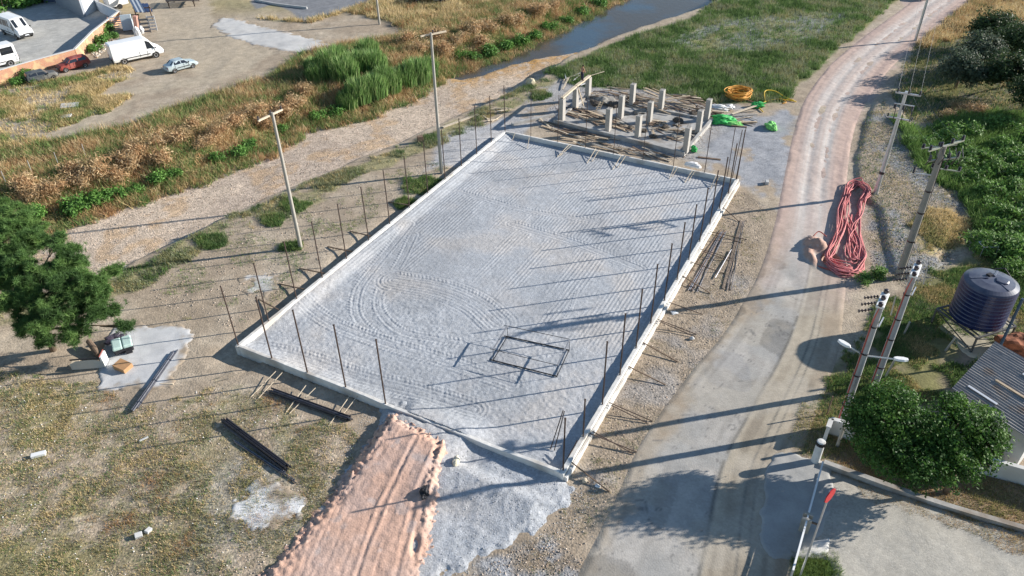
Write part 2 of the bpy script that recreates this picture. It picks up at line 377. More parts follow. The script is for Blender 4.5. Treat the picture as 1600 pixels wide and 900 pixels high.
def ground_colour(x, y):
    n1 = fbm(x, y, 3.0, 5, 31); n2 = fbm(x, y, .9, 4, 47); n3 = fbm(x, y, 9., 4, 61); nf = fbm(x, y, .35, 2, 77)
    wob = (fbm(x, y, 4., 5, 83)-.5)*5.5+(n2-.5)*1.6
    col = lerp(C_DIRT, C_LDIRT, smooth((n1-.3)/.5)); st = .42+.2*(n1-.5)
    def M(key, feather=.8, wamp=1.): return smooth((sdf(REG[key], x, y)+wob*wamp)/feather+.5)
    def P(c, mk, s=None):
        nonlocal col, st
        col = col*(1-mk[:, None])+(c if getattr(c, 'ndim', 1) > 1 else np.asarray(c)[None])*mk[:, None]
        if s is not None: st = st*(1-mk)+s*mk
    # beyond the picture: dry land
    P(lerp(C_OLIVE, C_GOLD, smooth(n3*1.4-.2)), smooth((y-118)/12)*.7, .3)
    # dry field bottom-left
    fld = lerp(lerp(C_DIRT*1.12, np.array([.27, .235, .12]), smooth((n1-.42)/.22)), np.array([.15, .17, .075]), smooth((n2*.5+n3*.5-.54)/.12)*.6)
    fld = lerp(fld, C_LDIRT*1.05, smooth((nf-.58)/.16)*.7); fld = lerp(fld, np.array([.16, .13, .085]), smooth((fbm(x, y, .7, 4, 171)-.54)/.1)*.35); fld = lerp(fld, np.array([.33, .26, .185]), smooth((n3-.5)/.2)*.5)
    P(fld, M('field_nl', 1.5, .7), .75)
    P(C_GREY*1.0, M('cement_haze', 2.5, .9)*.35*smooth((n1-.3)/.3), .8)
    # top-left
    P(lerp(C_LDIRT*.95, C_GOLD*.95, smooth((n1-.45)/.2)), M('gold_tl', 1.5, .8), .3)
    P(C_LDIRT*np.array([.98, .98, .96]), M('track_tl', 2., .5), .3)
    P(np.array([.40, .39, .36]), M('lot', .4, .05), .15)
    P(lerp(C_GOLD, C_OLIVE, smooth((n1-.45)/.25)), M('gold_tr', 1.5, .5), .3)
    P(C_OLIVE*.8, M('far_green', 2., .5), .2)
    P(np.array([.20, .205, .215]), M('tarmac', .6, .15), .1)
    # banks
    P(lerp(C_BROWN*1.2, C_OLIVE*1.3, smooth((n1-.4)/.2)), M('bankleft', 1.2, .6), .5)
    P(lerp(C_OLIVE*1.2, C_DIRT*.95, smooth((n1-.42)/.15)), M('bankright', .8, .5)*.7, .7)
    # river bed
    d = sdf(bed_poly, x, y)
    bed = lerp(C_PEB, C_PEB*np.array([.86, .86, .88]), smooth((n3-.45)/.2))
    dw = -sdf(water_poly, x, y)
    alg = smooth(1.2-(dw+wob*.9)/4.)*.8+.38*smooth((n1-.55)/.1)
    bed = lerp(bed, C_ALG, np.clip(alg*smooth((n2-.25)/.3), 0, 1))
    bed = lerp(bed, C_DARK*np.array([.8, .75, .6]), smooth((-dw+wob*.7+.2)/1.0)*.85)
    P(bed, smooth((d+.35*wob+.3)/.6), 1.0)
    # pitch surroundings
    P(C_GREY*1.05, M('spill_grey', 1.2, .7)*.9, .6)
    P(lerp(C_GREY*.88, C_DIRT, smooth((n1-.55)/.15)), M('site', 1.5, .5)*.85, .7)
    P(lerp(np.array([.30, .305, .32]), C_DIRT*1.05, smooth((n1-.56)/.12)), M('grey_right', 1.5, .6), .4)
    P(lerp(C_DIRT*.97, C_GREY*.8, smooth((n1-.5)/.2)*.5), M('dirt_right', .7, .3), .8)
    P(lerp(C_PINK*.92, C_LDIRT, smooth((n1-.5)/.2)), M('pinkside', 1.6, .5), .35)
    P(lerp(C_GREY*.66, C_DIRT*.92, smooth((n1-.33)/.2)), M('slope_r', 1.2, .5), .95)
    P(C_GOLD*1.05, M('gold_r', .8, .6), .3)
    P(lerp(C_GOLD*.9, C_OLIVE, smooth((n1-.5)/.15)), M('gold_fr', 1.2, .5), .3)
    g = lerp(C_GREEN*1.15, C_OLIVE*1.1, smooth((n1-.42)/.25))
    P(g, M('grass_top', .8, .35), .35)
    P(lerp(C_GREY*.75, C_OLIVE*1.3, smooth((n1-.4)/.3)), M('grass_dry', 3., .8)*.8, .3)
    P(C_GREEN, M('green_r', 1.2, .5), .2)
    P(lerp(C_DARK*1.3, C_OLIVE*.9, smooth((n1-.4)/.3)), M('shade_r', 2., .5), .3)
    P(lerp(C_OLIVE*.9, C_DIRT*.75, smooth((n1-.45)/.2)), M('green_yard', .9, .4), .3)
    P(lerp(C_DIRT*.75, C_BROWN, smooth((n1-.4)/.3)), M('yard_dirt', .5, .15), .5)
    P(lerp(C_DIRT*.85, C_OLIVE, smooth((n1-.45)/.2)), M('dirt_gate', .7, .3), .7)
    P(C_GREEN*1.6, M('grass_bc', .4, .2), .3)
    P(lerp(C_DIRT*.75, C_GREY*.8, smooth((n2-.4)/.3)), M('heap_bl', .8, .4), 1.)
    P(C_PINK*1.0, M('excav', .8, .3), .2)
    col = col*(1+.22*(n2-.5)[:, None]+.25*(nf-.5)[:, None])
    return np.clip(col, 0.01, .8), np.clip(st, 0, 1)
M_GROUND = attr_mat("soil_ground", .95, .30, 7., .035, 6., fine=.18)
xs = np.concatenate([[-3000, -1200, -500, -250, -150], np.arange(-112, -50, .4), np.arange(-50, 45, .24), np.arange(45, 100, .4), [120, 160, 250, 500, 1200, 3000]])
ys = np.concatenate([[-300, -60, 0, 10], np.arange(17, 50, .2), np.arange(50, 85, .28), np.arange(85, 150, .42), [160, 180, 240, 400, 900, 2000, 4000]])
X, Y = np.meshgrid(xs, ys); X = X.ravel(); Y = Y.ravel()
Zt = terrain(X, Y)
# mound and pit beside the road
def pit_dz(x, y):
    n = fbm(x, y, .7, 4, 12); a = x-pit_c[0]; c = y-pit_c[1]
    m = .75*smooth(1-np.hypot((a+.35)/1.3, (c-1.7)/1.5)+.5*(n-.5))+.35*smooth(1-np.hypot((a+1.3)/.55, (c+.1)/1.9)+.4*(n-.5))
    return m*(.55+.9*n)-.75*smooth((1-np.hypot((a-.35)/.85, (c+.45)/1.15))*2.2+.5*(n-.5))
Zt = Zt+pit_dz(X, Y)
ctmp, stmp = ground_colour(X, Y)
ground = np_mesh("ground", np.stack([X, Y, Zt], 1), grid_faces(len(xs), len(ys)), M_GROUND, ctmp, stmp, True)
tag(ground, kind='structure')
# ---- water
mt, t, b, out = new_mat("river_water")
ge = t.nodes.new("ShaderNodeNewGeometry"); nw = t.nodes.new("ShaderNodeTexNoise"); nw.inputs['Scale'].default_value = .13; nw.inputs['Detail'].default_value = 5; t.links.new(ge.outputs['Position'], nw.inputs['Vector'])
wr_ = t.nodes.new("ShaderNodeMapRange"); wr_.inputs[1].default_value = .36; wr_.inputs[2].default_value = .54; t.links.new(nw.outputs[0], wr_.inputs[0])
wm = t.nodes.new("ShaderNodeMix"); wm.data_type = 'RGBA'; wm.inputs[6].default_value = (.11, .17, .23, 1); wm.inputs[7].default_value = (.14, .12, .09, 1); t.links.new(wr_.outputs[0], wm.inputs[0]); t.links.new(wm.outputs[2], b.inputs['Base Color'])
n = t.nodes.new("ShaderNodeTexNoise"); n.inputs['Scale'].default_value = 2.2; n.inputs['Detail'].default_value = 5
mpg = t.nodes.new("ShaderNodeMapping"); mpg.inputs['Scale'].default_value = (1.0, .5, 1); mpg.inputs['Rotation'].default_value = (0, 0, .5)
t.links.new(ge.outputs['Position'], mpg.inputs[0]); t.links.new(mpg.outputs[0], n.inputs['Vector'])
bp = t.nodes.new("ShaderNodeBump"); bp.inputs['Distance'].default_value = .035; bp.inputs['Strength'].default_value = .7; t.links.new(n.outputs[0], bp.inputs['Height']); t.links.new(bp.outputs[0], b.inputs['Normal'])
b.inputs['Roughness'].default_value = .04; b.inputs['IOR'].default_value = 1.33; b.inputs['Transmission Weight'].default_value = .5
wl = MB(); cx = PG([(600, 200), (640, 90), (900, -60), (1300, -80), (1180, 60), (860, 130), (700, 190)], BED)
wl.add([(p[0], p[1], BED-.14) for p in cx], [tuple(range(len(cx)))[::-1]])
tag(wl.build("river_water", mt), kind='structure')
# ---- road
rL = PG([(895, 960), (905, 900), (960, 790), (1005, 690), (1075, 590), (1130, 525), (1165, 470), (1190, 420), (1212, 350), (1226, 280), (1243, 200), (1262, 150), (1300, 100), (1345, 62), (1405, 18), (1440, -8), (1500, -50)])
rR = PG([(1228, 960), (1228, 900), (1232, 760), (1262, 680), (1292, 600), (1310, 540), (1318, 470), (1322, 420), (1322, 350), (1322, 280), (1332, 210), (1352, 160), (1392, 105), (1440, 65), (1500, 15), (1540, -12), (1620, -50)])
rL = smooth_line(rL, 4); rR = smooth_line(rR, 4)
road_poly = rL+rR[::-1]; rC = [(a+b_)/2 for a, b_ in zip(rL, rR)]
pits = [(GT(*p), r_) for p, r_ in (((1290, 690), .1),)]
def road_z(x, y, d):
    pz = pit_dz(x, y)
    z = terrain(x, y)*.2+.055+.03*(fbm(x, y, 1.5, 3, 8)-.5)
    dl = pdist(rL, x, y); dr = pdist(rR, x, y); tt = dl/(dl+dr+1e-6)
    up = smooth((y-55)/8)
    z = z+up*(-.05*(np.exp(-((tt-.36)/.06)**2)+np.exp(-((tt-.62)/.06)**2))+.05*(fbm(x, y, .5, 3, 4)-.5))
    z = np.minimum(z, terrain(x, y)+.0+np.maximum(d, -.2)*.25+.02)
    return z+pz
def road_col(x, y, d):
    dl = pdist(rL, x, y); dr, s, _ = pdist(rC, x, y, True); dr = pdist(rR, x, y); tt = dl/(dl+dr+1e-6)
    n1 = fbm(x, y, 2.5, 5, 131); n2 = fbm(x, y, .6, 4, 133); ns = vnoise(tt*26, s*.12, 5)
    asp = lerp(np.array([.33, .32, .30]), np.array([.41, .385, .35]), smooth((n1-.35)/.3))
    con = lerp(np.array([.40, .35, .275]), np.array([.32, .275, .215]), smooth((n1*.6+ns*.4-.42)/.3))
    low = lerp(asp, con, smooth((tt-.56+.01*(n2-.5))/.02))
    for c_, w_ in ((.56, .012), (.74, .008), (.80, .006)):
        low = lerp(low, np.array([.17, .16, .14]), np.exp(-((tt-c_-.008*(n1-.5))/w_)**2)*(.7+.5*n2)*smooth((n2-.2)/.1))
    low = lerp(low, lerp(C_DIRT, C_LDIRT, smooth((n1-.3)/.5)), smooth(1.25-(d+2.6*(n1-.5)+.8*(n2-.5))/1.2)*.95)
    low = lerp(low, np.array([.40, .36, .30]), smooth((fbm(x, y, 3.5, 5, 161)-.5)/.12)*.55)
    pt = smooth(((fbm(x*1.3, y*.6, 4.5, 2, 163)-.60))/.006)*(tt < .55); low = lerp(low, low*np.array([.84, .86, .90]), pt*.8)
    crack = np.abs(fbm(x, y, 2.2, 3, 140)-.5)
    low = lerp(low, np.array([.16, .155, .15]), smooth(1-crack/.009)*.75*(tt < .56))
    patch = smooth((fbm(x, y, 5., 3, 150)-.6)/.01); low = lerp(low, low*.72, patch*(tt < .56))
    pink = lerp(C_PINK*np.array([1.02, .98, .95]), np.array([.40, .30, .26]), smooth((ns*.6+n1*.4-.45)/.25))
    trk = np.clip(np.exp(-((tt-.34)/.14)**2)+np.exp(-((tt-.62)/.11)**2)*.95, 0, 1)*(.65+.5*n1)
    up_ = lerp(pink, np.array([.53, .50, .465]), np.clip(trk*(.7+.6*(vnoise(tt*60, s*.05, 9)-.3)), 0, 1))
    f = smooth((y-43+9*(n1-.5)+4*(tt-.5))/13)
    c = lerp(low, up_, f)
    c = c*(1-.16*(smooth((ns-.55)/.1)*smooth((n1-.4)/.2)*(1-f))[:, None])
    pz = np.abs(pit_dz(x, y)); c = lerp(c, np.array([.42, .27, .21]), smooth((pz-.02)/.12)*.9)
    return np.clip(c*(1+.14*(n2-.5)[:, None]), .02, .8)
tag(sheet("road", road_poly, .13, road_z, attr_mat("road_surface", .88, .14, 9., .012, 12., fine=.12), road_col, lambda x, y, d: .45+0*x), kind='structure')
# ---- flat slabs of spilt concrete and paving
def slab(name, pts, h, colour, step=.12, rag=.5, z0=None, stone=.25, edge=.12, kind='structure', label=None, cat=None):
    P = [GT(*p) for p in pts]; P = smooth_line(P+[P[0]], 4)[:-1] if rag > .1 else P
    def zf(x, y, d):
        dd = d+3.6*rag*(fbm(x, y, .9, 5, 201)-.5)-.75*rag
        return terrain(x, y)+np.minimum(h, -.06+(h+.06)*smooth((dd+edge)/(2*edge)))+.02*(fbm(x, y, .8, 3, 7)-.5)*(rag > .1)
    def cf(x, y, d):
        n1 = fbm(x, y, 1.6, 5, 203); n2 = fbm(x, y, .3, 3, 207)
        c = np.asarray(colour)[None]*(1+.30*(n1-.5)[:, None]+.12*(n2-.5)[:, None])
        if rag > .3:
            dd = d+3.6*rag*(fbm(x, y, 1.2, 5, 201)-.5)-.75*rag+1.2*(fbm(x, y, .45, 4, 209)-.5); c = lerp(C_DIRT*.98+0*c, c, smooth((dd+.15)/.8))
        return np.clip(c, 0, .85)
    o = sheet(name, P, step, zf, attr_mat("slab_concrete", .85, .15, 11., .01, 18., fine=.07), cf, lambda x, y, d: stone+0*x, keep=lambda x, y: sdf(P, x, y)+1.3*rag)
    tag(o, label, cat, kind=kind); return o
slab("cement_patch", [(165, 540), (185, 508), (240, 512), (292, 516), (293, 540), (274, 575), (262, 602), (212, 600), (165, 602), (158, 575)], .06, (.50, .50, .50), rag=.4)
slab("cement_patch", [(370, 788), (388, 768), (420, 760), (446, 776), (451, 795), (430, 817), (402, 824), (374, 810)], .05, (.62, .62, .62), rag=.75, stone=.9)
slab("cement_patch", [(392, 432), (420, 430), (432, 438), (415, 450), (398, 455)], .03, (.52, .50, .47), rag=.8, stone=.8)
slab("concrete_apron", [(335, 42), (350, 28), (400, 40), (480, 60), (520, 72), (517, 80), (480, 84), (425, 76), (370, 60)], .05, (.50, .49, .47), step=.25, rag=.5)
slab("concrete_path", [(1190, 850), (1196, 770), (1203, 722), (1224, 709), (1262, 718), (1292, 732), (1290, 800), (1262, 862), (1225, 870), (1205, 870)], .12, (.35, .345, .33), rag=.18)
slab("yard_paving", [(1286, 741), (1330, 752), (1400, 776), (1500, 812), (1620, 850), (1700, 990), (1290, 990), (1310, 900), (1290, 868), (1262, 860), (1280, 800)], .05, (.40, .375, .325), rag=.2, stone=.7)
slab("tank_pad", [(1472, 512), (1500, 492), (1545, 488), (1582, 512), (1560, 562), (1515, 556)], .06, (.42, .38, .29), rag=.2)
slab("concrete_pad", [(1258, 862), (1262, 846), (1296, 842), (1294, 862), (1278, 868)], .12, (.60, .58, .54), rag=0.05)
# ---- gravel pitch
trk = [([(640, 350), (583, 420), (563, 447), (556, 467), (556, 490), (570, 510), (600, 533), (666, 553), (730, 575)], .75), ([(646, 367), (623, 413), (600, 443), (591, 467), (596, 490), (626, 517), (680, 530), (720, 536)], .7),
       ([(615, 438), (690, 452), (742, 474), (778, 505)], 1.7),
       ([(400, 545), (470, 560), (560, 590), (650, 612), (740, 640)], 1.2), ([(470, 470), (520, 505), (600, 535), (700, 565), (800, 600)], 1.0), ([(900, 458), (893, 480), (880, 500)], .35),
       ([(800, 350), (900, 380), (1000, 420)], .8), ([(720, 300), (830, 330), (930, 345)], .6)]
trk = [(smooth_line(PG(p, .15), 6), w_) for p, w_ in trk]
def gravel_z(x, y, d):
    u, v = to_uv(x, y)
    warp = .25*(fbm(x, y, 6., 3, 301)-.5)
    pat = smooth((fbm(u*.35, v*1.6, 2.4, 3, 303)-.34)/.2)
    far = smooth((u-9)/5)
    rake = (.5+.5*np.sin(2*np.pi*(v+warp)/.30))**1.5*.023*(.1+.9*pat)*far
    tm = np.zeros_like(x); tz = np.zeros_like(x)
    for P, w_ in trk:
        dd, s, sg = pdist(P, x, y, True)
        m_ = smooth((w_-dd)/.2)
        gz = .021*(.5+.5*np.sin(2*np.pi*dd/.30))*(.3+1.2*fbm(x, y, 1.3, 3, 341))-.012
        lug = .024*(.2+1.5*fbm(x, y, .9, 3, 343))*(.5+.5*np.sin(2*np.pi*(s+.5*dd)/.32))*smooth(1-np.abs(dd-w_*.62)/.36)
        tz = tz*(1-m_)+(gz+lug)*m_; tm = np.maximum(tm, m_)
    rough = (.042*(fbm(x, y, .20, 3, 311)-.5)+.03*(fbm(x, y, .8, 3, 315)-.5))*(1.1-.8*far)+.02*(fbm(x, y, .2, 2, 317)-.5)
    z = .15+rake*(1-tm)+tz+rough+.03*(fbm(x, y, 5., 2, 319)-.5)
    z = z+.28*smooth(1-(v-.25)/1.3)*smooth((u-2)/4)              # banked up against the left kerb
    ent = smooth((v-13.2)/1.2)*smooth((20.5-v)/2.5)
    z = z+.42*ent*smooth(1-u/2.2)                                 # driven-over entrance
    z = z+.24*smooth(1-u/1.4)*smooth((13-v)/2)
    return z
def gravel_c(x, y, d):
    n1 = fbm(x, y, 3., 4, 321); n2 = fbm(x, y, .3, 3, 323)
    c = lerp(np.array([.375, .39, .41]), np.array([.42, .42, .425]), smooth((n1-.35)/.3))
    c = lerp(c, np.array([.44, .415, .39]), smooth((n1-.58)/.14)*.45)
    n3 = fbm(x, y, 7., 4, 327); c = lerp(c, c*.88, smooth((n3-.5)/.12))
    return c*(1+.22*(n2-.5)[:, None])
M_GRAV = attr_mat("gravel_surface", .93, .24, 11., .018, 14., fine=.08)
pp = [np.array([*from_uv(u, v), 0]) for u, v in ((.1, .1), (PL-.1, .1), (PL-.1, PW-.1), (.1, PW-.1))]
tag(sheet("gravel_pitch", pp, .06, gravel_z, M_GRAV, gravel_c, lambda x, y, d: .55+0*x), kind='structure')
# ---- spilt gravel outside the entrance
sp = PG([(590, 618), (572, 660), (540, 725), (500, 785), (455, 850), (402, 905), (380, 985), (640, 985), (690, 930), (740, 895), (800, 872), (862, 838), (895, 800), (916, 765), (905, 742), (884, 728), (760, 655), (640, 610)])
ENTV = [to_uv(*G(px, py, .6)[:2])[1] for px, py in ((600, 630), (712, 687))]
def spill_z(x, y, d):
    u, v = to_uv(x, y); n = fbm(x, y, 1.0, 4, 401)
    h = .10+.48*smooth(1-(-u)/5.5)
    hollow = smooth((v-17.5)/2.)*smooth((u+2.6)/1.2)
    h = h*(1-.75*hollow)
    z = np.minimum(h, -.08+.55*smooth((d+1.6*(n-.5)+.3*(fbm(x, y, .3, 3, 411)-.5))/2.6))+.08*(fbm(x, y, .7, 4, 405)-.5)+.045*(fbm(x, y, .2, 3, 409)-.5)
    return np.where(u > .02, np.where(v > 17.5, -.2, np.minimum(z, .62)), np.minimum(z, .72))
tag(sheet("gravel_spill", sp, .09, spill_z, M_GRAV, gravel_c, lambda x, y, d: .7+0*x), kind='structure')
# ---- red earth ramp
rp = PG([(600, 636), (562, 690), (500, 770), (440, 838), (385, 900), (330, 990), (662, 990), (676, 900), (692, 840), (700, 780), (709, 735), (718, 692), (690, 672), (655, 655), (625, 640)], .4)
rRe = smooth_line(PG([(655, 990), (668, 900), (684, 840), (692, 780), (703, 735), (714, 692)], .4), 4); rLe = PG([(600, 636), (562, 690), (500, 770), (440, 838), (385, 900), (330, 990)], .4)
tk1 = smooth_line(PG([(655, 678), (615, 750), (590, 800), (560, 880), (540, 960)], .6), 5); tk2 = smooth_line(PG([(690, 690), (655, 760), (635, 830), (615, 900), (600, 960)], .6), 5)
def ramp_z(x, y, d):
    u, v = to_uv(x, y); n = fbm(x, y, .6, 4, 501); nn = fbm(x, y, .16, 3, 505)
    h = .24+.55*smooth(1-(-u)/9)
    de = d+.28*(n-.5)
    z = -.12+(h+.12)*np.clip(smooth((de+.6*(nn-.5))/1.5), 0, 1)**.8
    dr = pdist(rRe, x, y); dl = pdist(rLe, x, y)
    z = z+.16*smooth(1-np.abs(dr-.8)/.26)*smooth((u+7.5)/2)*(.1+1.6*n)+.04*smooth(1-np.abs(dl-.9)/.6)*(nn*1.5)
    z = z+.10*smooth(1-np.abs(u+.4)/.7)*nn*2
    for T in (tk1, tk2):
        q = pdist(T, x, y)
        z = z-.03*smooth(1-q/.16)+.025*smooth(1-np.abs(q-.26)/.12)
    z = z-.22*smooth(1-np.hypot((x-hl[0])/.35, (y-hl[1])/1.1))
    lat = pdist(tk1, x, y); ed_ = smooth(1-np.abs(dl-.8)/1.3)
    z = z+.035*(vnoise(lat*7, (x*_u[0]+y*_u[1])*.35, 52)-.5)*smooth((d-1)/.5)
    z = z+ed_*(.12*(fbm(x, y, .35, 3, 507)-.5)+.05*smooth((fbm(x, y, .22, 2, 509)-.55)/.1))
    return z+.045*(nn-.5)+.05*(n-.5)
hl = G(648, 845, .5)
def ramp_c(x, y, d):
    n1 = fbm(x, y, 1.5, 5, 511); n2 = fbm(x, y, .25, 3, 515)
    c = lerp(np.array([.57, .37, .28]), np.array([.51, .36, .295]), smooth((n1-.35)/.3))
    c = lerp(c, np.array([.45, .44, .44]), smooth((fbm(x, y, .8, 4, 517)-.66)/.1)*.35)
    c = lerp(c, np.array([.46, .31, .24]), smooth((fbm(x, y, .5, 4, 519)-.52)/.15)*.35)
    return c*(1+.22*(n2-.5)[:, None])
tag(sheet("earth_ramp", rp, .085, ramp_z, attr_mat("red_earth", .95, .18, 9., .022, 11., fine=.12), ramp_c, lambda x, y, d: .4+0*x), kind='structure')
# ================================================================ PITCH KERB WALLS
M_WALL = mat("cast_concrete", (.66, .64, .60), .85, var=.12, scale=1.3, bump=.012, bscale=14, dirt=(.46, .42, .37))
def kerb(label, a, b_, wd=.30, top=.60, off=0., bot=-.55, grp='concrete kerb walls around the gravel pitch', dips=(), step_out=None):
    a = np.asarray(a, float)[:2]; b_ = np.asarray(b_, float)[:2]; L = np.linalg.norm(b_-a); u = (b_-a)/L; nrm = np.array([-u[1], u[0]])
    N = int(L/.25); vs = []; fs = []
    for i in range(N+1):
        s = L*i/N; p = a+u*s
        k = i % 13
        jt = .014*(random.random()-.5); jz = .02*(random.random()-.5)+.012*math.sin(s*.9)
        for e in dips: jz -= e[2]*max(0., 1-abs(s-e[0])/e[1])
        w2 = wd/2+jt
        ring_ = [(-w2, bot), (-w2, top+jz-.03), (-w2+.03, top+jz), (w2-.03, top+jz), (w2, top+jz-.03), (w2, bot)]
        if step_out: ring_ = [(-w2, bot), (-w2, top+jz-.03), (-w2+.03, top+jz), (w2-.03, top+jz), (w2, top+jz-.03), (w2, top-.16+jz), (w2+step_out+jt*2, top-.17+jz*2), (w2+step_out+jt*2, bot)]
        for q, z in ring_: vs.append((p[0]+nrm[0]*(q+off), p[1]+nrm[1]*(q+off), z))
    M_ = len(ring_)
    for i in range(N):
        for j in range(M_-1):
            o = i*M_+j; fs.append((o, o+1, o+1+M_, o+M_))
    fs.append(tuple(range(M_))); fs.append(tuple(N*M_+j for j in range(M_))[::-1])
    me = bpy.data.meshes.new("kerb_wall"); me.from_pydata(vs, [], [f[::-1] for f in fs]); me.update(); me.materials.append(M_WALL)
    o = bpy.data.objects.new("kerb_wall", me); COL.objects.link(o); return tag(o, label, 'kerb wall', grp)
W_L = kerb('long pale concrete kerb wall on the river side of the gravel pitch', CA-_u*.15, CB+_u*.15)
W_F = kerb('short concrete kerb wall at the far end, facing the half built columns', CB+_v*.152, CC-_v*.152, wd=.26)
W_R = kerb('long bright concrete kerb wall on the road side of the gravel pitch', CC+_u*.15, CD-_u*.15, wd=.30, step_out=-.0)
for o in [W_R]: pass
W_N = kerb('short concrete kerb wall at the near end, cut by the red earth ramp', CD-_v*.152, CA+_v*.152, wd=.26, dips=((4.5, 3.5, .10), (8.5, 2.5, .12), (11.5, 2, .1)))
k = kerb('low strip of rough concrete footing along the outside of the road side kerb', CC+_v*.26+_u*.1, CD+_v*.26-_u*.1, wd=.18, top=.38, grp='footing')
k.name = "footing_strip"; k['category'] = 'footing'; del k['group']
# posts
M_RUST = mat("rusty_steel", (.085, .06, .05), .7, metal=.3, var=.4, scale=4)
M_STEEL = mat("dull_steel", (.17, .165, .17), .5, metal=.6, var=.3, scale=3)
def post(loc, h, label, group, lean=(0, 0), r_=.047):
    mb = MB(); mb.tube([(0, 0, -.25), (lean[0]*h*.5, lean[1]*h*.5, h*.5), (lean[0]*h, lean[1]*h, h)], r_, 6)
    mb.box((lean[0]*h, lean[1]*h, h+.004), (r_*2.3, r_*2.3, .012))
    o = mb.build("steel_post", M_RUST); o.location = loc; return tag(o, label, 'post', group)
def jl(s=.006): return (random.uniform(-s, s), random.uniform(-s, s))
NP = 13
for i in range(NP+1):
    p = from_uv(PL*i/NP, 0.02); h = 5.05+random.uniform(-.12, .12)-(1.1 if i in (1,) else 0)*0
    post((*p, .6), h, f'thin rusty steel post on the river side kerb wall, {ORD[i]} from the near corner', 'steel posts on the river side kerb', jl())
for i in range(NP+1):
    p = from_uv(PL*i/NP+.15*(i == 0), PW-.02); h = (5.05 if i > 1 else (4.2, 3.1)[i]) + random.uniform(-.1, .1)
    post((*p, .6), h, f'thin rusty steel post on the road side kerb wall, {ORD[i]} from the near corner', 'steel posts on the road side kerb', jl(), .052)
for i in range(1, 8):
    p = from_uv(PL, PW*i/8)
    post((*p, .6), 5.1+random.uniform(-.2, .2), f'thin rusty steel post on the far end kerb wall, {ORD[i-1]} from the river side', 'steel posts on the far end kerb', jl(), .035)
for i, v_ in enumerate((3.1, 6.2, 9.4, 12.55)):
    p = from_uv(0, v_)
    post((*p, .6), 5.2, f'thin dark steel post on the near end kerb wall, {ORD[i]} from the river side corner', 'steel posts on the near end kerb', jl(), .052)
for i, (v_, l_, h) in enumerate(((PW-.45, (.03, .0), 4.9), (PW-.95, (.0, .01), 5.0), (PW-.1, (.02, .01), 5.2))):
    p = from_uv(PL+.05, v_)
    post((*p, .58), h, ['steel post of the far road side corner bunch, tallest', 'steel post of the far road side corner bunch, on its left', 'leaning steel post of the far road side corner bunch'][i], 'corner bunch of steel posts', l_, .035)
def rod(name, label, cat, a, b_, wd, material, group=None, ht=None, square=True):
    mid = (np.asarray(a)+np.asarray(b_))/2; mb = MB()
    if square: mb.bar(np.asarray(a)-mid, np.asarray(b_)-mid, wd, ht or wd)
    else: mb.tube([np.asarray(a)-mid, np.asarray(b_)-mid], wd/2, 7)
    o = mb.build(name, material); o.location = mid; return tag(o, label, cat, group)
M_WOOD = mat("weathered_wood", (.42, .33, .23), .85, var=.3, scale=5)
M_WOODL = mat("pale_wood", (.56, .47, .35), .85, var=.2, scale=5)
M_WOODD = mat("dark_wood", (.17, .12, .085), .9, var=.35, scale=5)
rs_ = [((890, 720), (952, 769), 1), ((921, 677), (995, 707), 0), ((926, 674), (990, 710), 0), ((952, 629), (1020, 659), 0), ((955, 633), (1012, 662), 0), ((979, 571), (1040, 602), 1), ((997, 531), (1059, 566), 1), ((1028, 499), (1088, 523), 0), ((1030, 502), (1086, 527), 0),
       ((1045, 472), (1098, 492), 0), ((1060, 427), (1110, 459), 1), ((1076, 408), (1132, 428), 0), ((1094, 389), (1145, 405), 0), ((1097, 392), (1140, 408), 0), ((1110, 362), (1167, 375), 0), ((1112, 366), (1160, 380), 0), ((1125, 320), (1155, 347), 0)]
for i, (a, b_, k_) in enumerate(rs_):
    pa = G(*a, .5); pb = GT(*b_); pb[2] += .04
    rod("prop_rod", f'dark prop sloping from the road side kerb to the dirt, {ORD[i]} from the near end', 'prop', pa, pb, .06 if k_ else .045, M_WOODD if k_ else M_RUST, 'props along the road side kerb')
st = [((366, 580), (331, 594)), ((378, 582), (338, 597)), ((431, 580), (392, 621)), ((441, 582), (402, 625)), ((478, 602), (447, 645)), ((493, 606), (452, 647)), ((551, 612), (513, 667)), ((559, 618), (530, 656))]
for i, (a, b_) in enumerate(st):
    pa = G(*a, .35); pb = GT(*b_); pb[2] += .04
    rod("timber_stake", f'pale timber stake propping the near end kerb wall, {ORD[i]} from the river side corner', 'stake', pa, pb, .035, M_WOODL, 'timber stakes at the near end kerb')
st = [((804, 209), (800, 220)), ((827, 215), (824, 232)), ((890, 225), (871, 245)), ((893, 227), (875, 243)), ((931, 232), (917, 255)), ((936, 234), (925, 252)), ((972, 241), (957, 265)), ((978, 243), (965, 262)), ((1054, 260), (1046, 279)), ((1059, 261), (1050, 276)), ((1082, 266), (1070, 285)), ((1086, 267), (1076, 282)), ((1120, 272), (1110, 295)), ((1125, 274), (1116, 290))]
for i, (a, b_) in enumerate(st):
    pa = G(*a, .7); pb = G(*b_, .18)
    rod("timber_stake", f'pale stake inside the far end kerb, {ORD[i]} from the river side', 'stake', pa, pb, .05, M_WOODL, 'timber stakes inside the far end kerb')
st = [((504, 478), (530, 484)), ((404, 468), (418, 485)), ((436, 444), (458, 452)), ((468, 420), (490, 428)), ((512, 386), (530, 393)), ((547, 362), (562, 370)), ((608, 316), (622, 322))]
for i, (b_, a) in enumerate(st[1:]):
    pb = GT(*b_); pb[2] += .05; q = GT(*a); u_, v_ = to_uv(*q[:2]); pa = np.array([*from_uv(u_, -.2), .42])
    rod("short_prop", f'short dark prop against the river side kerb wall, {ORD[i]} from the near corner', 'prop', pa, pb, .08, M_WOODD, 'short props on the river side kerb')
